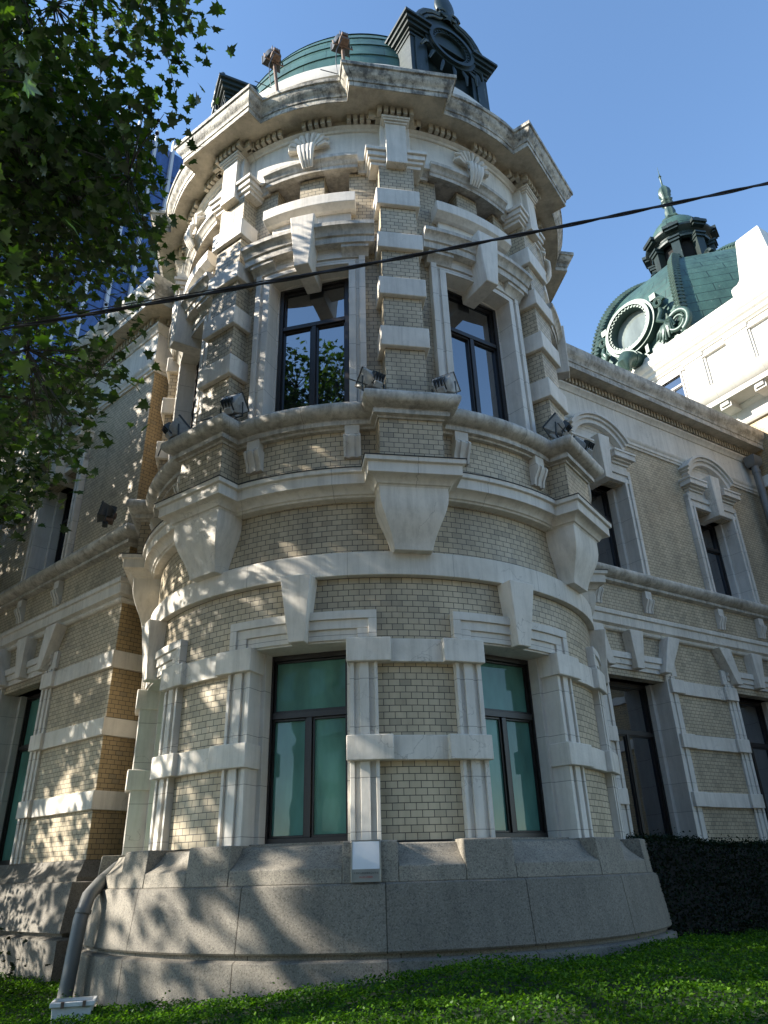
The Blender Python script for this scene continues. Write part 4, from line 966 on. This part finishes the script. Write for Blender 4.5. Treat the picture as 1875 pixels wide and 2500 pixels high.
# ------------------------------------------------------------------ floodlights on the ledge
def floodlight(p, face_az, tilt, label, dark=False, pole=None, parts=True):
    """boxy floodlight on a U bracket; p foot point, faces compass azimuth face_az, tilted up"""
    root = empty('floodlight', p, label, 'floodlight', 'floodlights on the building')
    f = Vector((math.sin(R(face_az)), math.cos(R(face_az)), 0)); g = Vector((f.y, -f.x, 0)); base = Vector(p); up = Vector((0,0,1))
    ft = f*math.cos(R(tilt))+up*math.sin(R(tilt)); ut = up*math.cos(R(tilt))-f*math.sin(R(tilt)); h = .19 if pole is None else pole[1]
    off = Vector((0,0,0)) if pole is None else Vector(pole[0])
    ce = base+off+up*h
    B = lambda a, b, z: tuple(ce+g*a+ft*b+ut*z)
    col = 'lamp_dark' if dark else 'lamp_grey'
    mb = MB()                                          # housing: flared reflector box, rounded back
    secs = [(.10,.135,.115),(.085,.14,.12),(.06,.132,.112),(-.03,.115,.095),(-.085,.088,.07),(-.11,.05,.04)]
    for (b0, w0, h0), (b1, w1, h1) in zip(secs, secs[1:]):
        c0 = [B(-w0,b0,-h0), B(w0,b0,-h0), B(w0,b0,h0), B(-w0,b0,h0)]; c1 = [B(-w1,b1,-h1), B(w1,b1,-h1), B(w1,b1,h1), B(-w1,b1,h1)]
        for i in range(4): mb.face([c0[i], c0[(i+1)%4], c1[(i+1)%4], c1[i]])
    b1, w1, h1 = secs[-1]; mb.face([B(-w1,b1,-h1), B(w1,b1,-h1), B(w1,b1,h1), B(-w1,b1,h1)])
    for s in (-1, 1): box(mb, B, s*.09-.012, s*.09+.012, .07, .12, .105, .125)
    inh(mb.build('housing', col, None, bevel=.008), root)
    mb = MB(); box(mb, B, -.075, .075, -.135, .0, -.145, -.085); box(mb, B, -.05, .05, -.15, -.09, -.05, .03)
    inh(mb.build('gear_box', 'lamp_grey' if not dark else 'rust', None, bevel=.012), root)
    mb = MB()
    for q in (-.06, -.02, .02, .06): box(mb, B, q-.005, q+.005, -.118, -.03, -.02, .125)
    box(mb, B, -.14, .14, .086, .106, .112, .124); box(mb, B, -.14, .14, .086, .106, -.124, -.112); box(mb, B, -.148, -.134, .086, .106, -.124, .124); box(mb, B, .134, .148, .086, .106, -.124, .124)
    inh(mb.build('trim', 'lamp_dark', None, smooth=0), root)
    mb = MB(); mb.face([B(-.125,.094,-.105), B(.125,.094,-.105), B(.125,.094,.105), B(-.125,.094,.105)]); inh(mb.build('lens', 'lens', None, smooth=0), root)
    mb = MB()
    if pole is None:
        tube(mb, [B(-.15,0,.02), tuple(base-g*.15+up*.02), tuple(base+g*.15+up*.02), B(.15,0,.02)], .011, 6)
        box(mb, lambda a, b, z: tuple(base+g*a+f*b+up*z), -.07, .07, -.04, .04, -.02, .022)
    else:
        q = [base, base+off*.25+up*h*.28, base+off*.8+up*h*.85, ce-ut*.1]; tube(mb, [tuple(x) for x in q], .026, 8)
        tube(mb, [B(-.15,0,.0), B(-.15,-.02,-.15), B(.15,-.02,-.15), B(.15,0,0)], .012, 6)
    inh(mb.build('bracket', 'rust' if pole else 'lamp_dark', None, smooth=50), root)
    mb = MB(); c0 = Vector(B(-.03,-.13,-.08)); c1 = base-f*.12-g*.16+up*.01
    tube(mb, [tuple(c0), tuple(c0.lerp(c1,.35)-up*.06-g*.07), tuple(c0.lerp(c1,.7)-g*.05+up*.0), tuple(c1), tuple(c1-g*.25+f*.02)], .007, 5)
    inh(mb.build('flex', 'lamp_dark', None, smooth=50), root)
    return root
def on(th, r, z): return pol(r, th, z)
floodlight(on(-37.5,3.34,4.875), 20, 50, 'grey floodlight on the ledge below the sunlit brick pier with white blocks')
floodlight(on(-7.2,3.36,4.875), -35, 40, 'pale grey floodlight on the middle pier ledge, beside the window reflecting leaves')
floodlight(on(7.2,3.36,4.875), 30, 45, 'grimy floodlight on the middle pier ledge, beside the window reflecting plain sky')
floodlight(on(38.5,3.36,4.875), -60, 50, 'floodlight on top of the ledge corner, before the nearest arched window hood')
floodlight(on(50.0,3.40,4.875), -40, 40, 'floodlight half hidden behind the ledge corner, low beside an arched window hood')
floodlight(on(-53.5,3.42,4.875), 60, 45, 'floodlight on the tower ledge next to the narrow window by the tree')
floodlight((FL(3.3,2.62,5.06)), 250, 10, 'dark floodlight on the ledge corner of the shaded wing under the tree', dark=True)
floodlight(on(-28.9,3.5,10.27), 330, -10, 'dark floodlight on a bent rusty arm against the sky above the cornice', dark=True, pole=((-.11,-.02,0), .98))
floodlight(on(-12.0,3.5,10.27), 340, -10, 'dark floodlight on a rusty arm in front of the green tower dome', dark=True, pole=((-.05,-.02,0), .98))

# ------------------------------------------------------------------ plaque leaning on the granite
pr = empty('notice_plaque', bay(-9.9)(0, 3.34, -.07), 'small white and tan notice plaque leaning on the granite coping', 'plaque')
Fp0 = bay(-9.9); Fp = lambda a, b, z: Fp0(a, 3.36-.06*(z/.33)+b, z-.074)
mb = MB(); box(mb, Fp, -.128, .128, -.014, 0, .003, .33)
for x0, x1, z0, z1 in ((-.128,-.118,.003,.33),(.118,.128,.003,.33),(-.118,.118,.003,.013),(-.118,.118,.32,.33)): box(mb, Fp, x0, x1, 0.0005, .006, z0, z1)
inh(mb.build('plaque_board', 'sign_frame', None, bevel=.002), pr)
mb = MB(); mb.face([Fp(-.116,.003,.102), Fp(.116,.003,.102), Fp(.116,.003,.318), Fp(-.116,.003,.318)]); inh(mb.build('white_panel', 'sign_white', None, smooth=0), pr)
def lettering(txt, z, size, mat):
    cu = bpy.data.curves.new('lettering', 'FONT'); cu.body = txt; cu.size = size; cu.align_x = 'CENTER'; cu.materials.append(M[mat])
    o = bpy.data.objects.new('lettering', cu); C.objects.link(o)
    p0, px, pz = Vector(Fp(0,.004,z)), Vector(Fp(1,.004,z)), Vector(Fp(0,.004,z+.1))
    X = (px-p0).normalized(); Y = (pz-p0).normalized(); Z = X.cross(Y); m = Matrix((X, Y, Z)).transposed().to_4x4(); m.translation = p0
    me = bpy.data.meshes.new_from_object(o.evaluated_get(bpy.context.evaluated_depsgraph_get())); bpy.data.objects.remove(o); o = bpy.data.objects.new('lettering', me); C.objects.link(o)
    o.parent = pr; o.matrix_parent_inverse = Matrix.Translation(-pr.location); o.matrix_basis = m
lettering('大连中山旅游微信公众平台', .066, .0175, 'ink'); lettering('中山区人民政府', .036, .0165, 'ink_red')

# ------------------------------------------------------------------ white light box in the grass, bottom left
lb = empty('ground_light_box', (-2.45,-3.20,-1.05), 'white open-topped metal light box standing in the grass', 'light box')
A_ = R(14); LF = lambda a, b, z: (-2.45+a*math.cos(A_)-b*math.sin(A_), -3.20+a*math.sin(A_)+b*math.cos(A_), z+.035)
mb = MB(); tapz = [(-1.20,.125,.10),(-.90,.150,.125)]
(z0,a0,b0),(z1,a1,b1) = tapz
c0 = [LF(-a0,-b0,z0),LF(a0,-b0,z0),LF(a0,b0,z0),LF(-a0,b0,z0)]; c1 = [LF(-a1,-b1,z1),LF(a1,-b1,z1),LF(a1,b1,z1),LF(-a1,b1,z1)]
for i in range(4): mb.face([c0[i], c0[(i+1)%4], c1[(i+1)%4], c1[i]])
inh(mb.build('box_body', 'box_white', None, bevel=.004), lb)
mb = MB()
for q in ((-.165,.165,-.14,-.115),(-.165,.165,.115,.14),(-.165,-.14,-.115,.115),(.14,.165,-.115,.115)): box(mb, LF, *q, -.915, -.882)
inh(mb.build('rim', 'box_white', None, bevel=.004), lb)
mb = MB(); mb.face([LF(-.14,-.115,-.905), LF(.14,-.115,-.905), LF(.14,.115,-.905), LF(-.14,.115,-.905)]); inh(mb.build('lens', 'lens', None, smooth=0), lb)
mb = MB()
for x in (-.07, .09): box(mb, LF, x-.012, x+.012, -.146, -.13, -.92, -.878)
inh(mb.build('clip', 'rust', None), lb)

# ------------------------------------------------------------------ left rainwater pipe in the re-entrant corner
mb = MB()
tube(mb, [(-2.92,-.42,8.0),(-2.92,-.42,.40),(-2.90,-.60,.28),(-2.86,-1.75,-.02),(-2.865,-2.02,-.13),(-2.885,-2.10,-.32),(-2.93,-2.13,-1.1)], .068, 14)
tube(mb, [(-2.872,-2.085,-.25),(-2.874,-2.09,-.28)], .078, 14); tube(mb, [(-2.92,-.42,1.2),(-2.92,-.42,1.28)], .08, 14)
mb.build('downpipe', 'pipe', bld, smooth=50)

# ------------------------------------------------------------------ overhead cable
cab = empty('overhead_cable', (0,-6,4.2), 'twisted black cable strung across the front of the tower', 'cable')
def cz_(x): return 4.215+.2335*x+.0062*x*x*.9
xs_ = np.linspace(-9.2, 13.5, 260)
for ph in (0, math.pi):
    mb = MB(); tube(mb, [(x, -6+.0085*math.cos(x*7+ph), cz_(x)+.0085*math.sin(x*7+ph)) for x in xs_], .0082, 6); inh(mb.build('strand', 'cable', None, smooth=60), cab)
mb = MB(); tube(mb, [(x, -5.985, cz_(x)+.026+.02*max(0,-x-.3)**.5) for x in xs_[::4]], .0045, 5); inh(mb.build('messenger_wire', 'cable', None, smooth=60), cab)

# ------------------------------------------------------------------ street front behind the viewer (seen in the window panes)
def street_block(x0, x1, y, depth, h, mat, label):
    r_ = empty('street_building', ((x0+x1)/2, y, -1.7), label, 'building', 'buildings across the street')
    SF = lambda a, b, z: (a, y-b, z-1.7)      # b: away from the street
    mb = MB(); box(mb, SF, x0, x1, 0, depth, 0, h); box(mb, SF, x0-.3, x1+.3, -.4, 0, h-.6, h+.2); box(mb, SF, x0, x1, -.15, 0, 4.0, 4.4); inh(mb.build('wall', mat, None, smooth=0), r_)
    for z in np.arange(1.0, h-2.5, 3.6):
        mb = MB()
        for x in np.arange(x0+1.2, x1-2, 3.0): mb.face([SF(x,-.03,z), SF(x+1.5,-.03,z), SF(x+1.5,-.03,z+2.1), SF(x,-.03,z+2.1)]); box(mb, SF, x-.1, x+1.6, -.12, -.01, z-.15, z)
        inh(mb.build('window_row', 'glass_up', None, smooth=0), r_)
street_block(-34, -10, -48, 14, 19, 'wall_buff', 'buff building across the street, left of the gap')
street_block(-8, 14, -52, 14, 26, 'wall_grey', 'tall grey building across the street')
street_block(17, 40, -46, 14, 16, 'wall_buff', 'low buff building across the street, right')

# ------------------------------------------------------------------ glass office tower far behind
ofc = empty('glass_tower', (-45,60,0), 'tall blue glass office tower with pale fins rising behind the trees', 'office tower')
q0, q1 = Vector((-55, 22.6, 0)), Vector((-9, 62.6, 0)); dq = (q1-q0).normalized(); nq = Vector((dq.y, -dq.x, 0)); Lq = (q1-q0).length; HT = 80
OF = lambda a, b, z: tuple(q0+dq*a+nq*b+Vector((0,0,z)))
mb = MB(); box(mb, OF, 0, Lq, -30, 0, -1.7, HT); inh(mb.build('curtain_wall', 'tower_glass', None, smooth=0), ofc)
for i in range(int(Lq/2.2)+1):
    mb = MB(); box(mb, OF, i*2.2-.16, i*2.2+.16, 0, .55, 0, HT+1.5); inh(mb.build('fin', 'fin', None, smooth=0), ofc)
mb = MB()
for k in range(int(HT/3.4)): box(mb, OF, 0, Lq, -.1, .06, 3.4*k, 3.4*k+.22); box(mb, OF, 0, Lq, -.1, .04, 3.4*k+1.1, 3.4*k+1.2)
inh(mb.build('spandrel_bands', 'spandrel', None, smooth=0), ofc)
# ================================================================== plane trees
leaf_out = [(0,0),(.10,.06),(.36,-.02),(.30,.16),(.50,.34),(.27,.36),(.24,.62),(.12,.60),(0,1.0),(-.12,.60),(-.24,.62),(-.27,.36),(-.50,.34),(-.30,.16),(-.36,-.02),(-.10,.06)]
LV = np.array([(0,.30,.05)]+[(x, y, -.10*abs(x)-.12*max(0, y-.6)) for x, y in leaf_out]); nl = len(leaf_out)
LT = np.array([(0, 1+i, 1+(i+1) % nl) for i in range(nl)])
def crown(name, lobes, per_m3, mat='leaf', size=(.11,.19), parent=None, twigs=True, keep=None):
    """leaves hung in clusters through ellipsoid lobes [(centre, radii, density factor)]"""
    Ps = []; Cs = []
    for c, r, dfac in lobes:
        vol = 4.19*r[0]*r[1]*r[2]; nc = max(3, int(vol*per_m3*dfac/9))
        d = RNG.normal(0, 1, (nc, 3)); d /= np.linalg.norm(d, axis=1, keepdims=True); cc = np.array(c)+d*np.array(r)*(RNG.uniform(.15, 1, (nc, 1))**.5)
        if keep is not None: cc = cc[keep(cc)]
        for q in cc:
            m = RNG.integers(6, 13); Ps.append(q+RNG.normal(0, .19, (m, 3))*np.array([1,1,.75])); Cs.append((q, np.array(c)))
    P = np.concatenate(Ps)
    L = P[:, :2]-np.array(SDIR)[None, :2]*((P[:, 2]+.75)/SDIR.z)[:, None]      # gaps in the crown that let sun through to the lawn
    for gx, gy, rx, ry in ((1.15,-5.35,.55,.36),(2.7,-2.75,1.1,.26),(2.15,-5.25,.5,.3),(-1.2,-3.75,1.0,.24),(.2,-3.0,.8,.12)):
        hit = ((L[:,0]-gx)/rx)**2+((L[:,1]-gy)/ry)**2 < 1; P = P[~(hit & (RNG.uniform(0,1,len(P)) < .93))]; L = P[:, :2]-np.array(SDIR)[None, :2]*((P[:, 2]+.75)/SDIR.z)[:, None]
    n = len(P)
    o = scatter(name, LV, LT, P, rand_rot(n, .62), RNG.uniform(*size, n), mat)
    return o, Cs
def limb(p, q, sag=.12, n=8, wob=.12):
    p, q = np.array(p), np.array(q); L = np.linalg.norm(q-p); pts = []
    k = RNG.normal(0, wob*L*.35, 3)
    for i in range(n+1):
        t = i/n; pts.append(p+(q-p)*t+k*math.sin(math.pi*t)+np.array([0,0,sag*L*math.sin(math.pi*t)]))
    return pts

def view_side(cc):                       # the crown stops short of the street side of the tower: a clear edge
    ang = np.degrees(np.arctan2(cc[:,0]-CAM[0], cc[:,1]-CAM[1])); h = np.hypot(cc[:,0]-CAM[0], cc[:,1]-CAM[1]); t = cc[:,2]/h
    lim = np.interp(t, [.3,.45,.6,.76,.9,1.0,1.1,1.28,1.4,1.6,1.72,1.9], [-30,-27.5,-25,-22.5,-21.5,-20.5,-23.5,-23.5,-19.8,-19.3,-23,-28])
    return (ang < lim) & (t > .36)

tree = empty('plane_tree', (-10.4,-6.0,-1.7), 'leafy plane tree whose branches hang over the upper left corner', 'tree', 'plane trees')
lobes = []; far = []
rs = np.random.default_rng(21)
for i in range(64):                      # branches that reach over the lawn
    x = rs.uniform(-7.6, -2.0); y = rs.uniform(-7.6, -2.0); z = rs.uniform(2.9, 9.6)
    h = math.hypot(x, y-CAM[1]); t = z/h
    dens = 1.0 if t > .95 else .62 if t > .62 else .36
    r = rs.uniform(.65, 1.15); lobes.append(((x,y,z), (r*1.15,r*1.15,r*.8), dens))
for i in range(26):                      # the rest of the crown round the trunk
    a = rs.uniform(0, 6.28); rr_ = rs.uniform(.5, 4.6); far.append(((-12.0+rr_*math.cos(a), -5.0+rr_*math.sin(a), rs.uniform(3.0, 9.8)), (1.35,1.35,1.0), .55))
for i in range(12): far.append(((rs.uniform(-12.5,-7.2), rs.uniform(-4.8,-2.2), rs.uniform(2.6,5.6)), (1.0,1.0,.8), .16))  # low leaf lobes added to dapple the granite base with shade
for i in range(44): far.append(((rs.uniform(-13.5,-7.2), rs.uniform(-1.3,2.6), rs.uniform(2.6,12.5)), (1.0,1.0,.85), 1.2))  # leaf lobes added between the two trees to shade the left wing
for i in range(12): lobes.append(((rs.uniform(-8.5,-5.0), rs.uniform(-3.5,1.0), rs.uniform(5.5,9.0)), (1.0,1.0,.8), .5))
cr, cl_ = crown('crown', lobes, 190, size=(.09,.16), keep=view_side); inh(cr, tree)
crf, _ = crown('crown', far, 70, size=(.15,.26)); inh(crf, tree)
mb = MB(); trunk_top = np.array((-9.9,-5.7,3.2))
tube(mb, [(-10.4,-6,-1.75),(-10.4,-5.95,-1.0),(-10.3,-5.9,.8),(-9.9,-5.7,3.2),(-10.2,-5.5,6.0),(-10.8,-5.3,8.5)], [.36,.27,.24,.21,.15,.07], 12)
inh(mb.build('trunk', 'bark', None, smooth=60), tree)
mb = MB(); mains = []
for tx in [(-6.6,-5.6,5.4),(-6.2,-7.2,6.8),(-6.4,-4.0,6.9),(-7.2,-2.4,5.6),(-7.0,-6.4,8.4),(-5.9,-5.0,4.0),(-12,-4,8),(-12.5,-7.5,7),(-10,-1.5,7)]:
    b = limb(trunk_top+np.array((0,0,rs.uniform(-.3,2.2))), tx, .10, 8); tube(mb, b, list(np.linspace(.10,.045,9)), 7); mains.append(b)
allm = np.concatenate([np.array(b)[3:] for b in mains])
subs = []
for c, r, d in lobes[:64]:
    c = np.array(c); j = np.argmin(np.linalg.norm(allm-c, axis=1)); 
    if not view_side(c[None])[0]: continue
    b = limb(allm[j], c, .05, 6, .18); tube(mb, b, list(np.linspace(.04,.012,7)), 5); subs.append(np.array(b))
inh(mb.build('branches', 'twig', None, smooth=60), tree)
mb = MB(); suba = np.concatenate(subs); balls = []
for q, c in cl_:
    j = np.argmin(np.linalg.norm(suba-q, axis=1)); L = np.linalg.norm(suba[j]-q)
    if L > 1.7 or q[0] < -9: continue
    b = limb(suba[j], q, -.03, 3, .2); tube(mb, b, [.008,.006,.005,.003], 4, False)
    if rs.uniform() < .22: balls.append(q+np.array((rs.normal(0,.06), rs.normal(0,.06), -.12)))
inh(mb.build('twigs', 'twig', None, smooth=0), tree)
ico = bmesh.new(); bmesh.ops.create_icosphere(ico, subdivisions=2, radius=1.0); bv = np.array([v.co[:] for v in ico.verts]); bt = np.array([[v.index for v in f.verts] for f in ico.faces]); ico.free()
bp_ = np.array(balls); inh(scatter('seed_balls', bv, bt, bp_, np.repeat(np.eye(3)[None], len(bp_), 0), np.full(len(bp_), .020), 'fruit'), tree)
cr2 = inh(cr, tree)

# further street trees: out of the picture, they shade the lawn and stand in the window reflections
tree2 = empty('plane_tree', (-14.5,2.0,-1.7), 'plane tree standing beyond the first, shading the left wing', 'tree', 'plane trees')
lob2 = []
for i in range(105):
    a = rs.uniform(0, 6.28); rr_ = 4.5*rs.uniform(0,1)**.5; lob2.append(((-13.4+rr_*math.cos(a), 3.9+rr_*math.sin(a), rs.uniform(3.4, 13.5)), (1.25,1.25,1.0), .95))
c2, _ = crown('crown', lob2, 110); inh(c2, tree2)
mb = MB(); tube(mb, [(-14.5,2,-1.75),(-14.5,2,.5),(-14.4,2.1,4),(-13.6,3.6,10)], [.36,.26,.2,.08], 10)
for l in lob2[:14]: tube(mb, limb((-14.4,2.1,3.6+rs.uniform(0,2)), l[0], .08), list(np.linspace(.09,.02,9)), 6)
inh(mb.build('trunk', 'bark', None, smooth=60), tree2)
def copy_tree(o, loc, rz, label, sc=1.0):
    r = o.copy(); C.objects.link(r); r.location = loc; r.rotation_euler = (0,0,rz); r.scale = (sc,sc,sc); r['label'] = label
    for ch in o.children:
        c = ch.copy(); C.objects.link(c); c.parent = r; c.matrix_parent_inverse = ch.matrix_parent_inverse
    return r
copy_tree(tree2, (-7.5,-24,-1.7), 4.0, 'plane tree across the street behind the viewer, left')
copy_tree(tree2, (3.5,-27,-1.7), .9, 'plane tree across the street behind the viewer', 1.1)
copy_tree(tree2, (15.5,-20,-1.7), 5.2, 'plane tree across the street behind the viewer, right', 1.05)

# unseen shrubs added to shade the foot of the left wing
sh = empty('shade_shrub', (-7.4,.2,-1.1), 'dense unseen shrub added to shade the foot of the left wing', 'shrub')
c3, _ = crown('foliage', [((-7.5,.2,.2),(1.1,1.3,1.5),1.0),((-8.6,1.8,.5),(1.2,1.2,1.6),1.0),((-7.2,-.9,-.3),(.8,.9,1.0),1.0)], 420, 'hedge', (.05,.09)); inh(c3, sh)
mb = MB()
for x, y in ((-7.5,.2),(-8.6,1.8),(-7.2,-.9)): tube(mb, [(x,y,-1.2),(x+.05,y,.2),(x,y+.1,1.1)], [.06,.04,.015], 6)
inh(mb.build('stem', 'twig', None), sh)
sp = empty('low_plant', (-3.95,-1.75,-1.0), 'low dark plant at the foot of the shaded granite base', 'plant')
c4, _ = crown('foliage', [((-3.95,-1.75,-.85),(.34,.30,.22),1.0),((-4.4,-1.4,-.8),(.3,.3,.25),1.0)], 2600, 'hedge', (.04,.08)); inh(c4, sp)
mb = MB(); tube(mb, [(-3.95,-1.75,-1.1),(-3.93,-1.74,-.75)], [.012,.006], 5); inh(mb.build('stem', 'twig', None), sp)
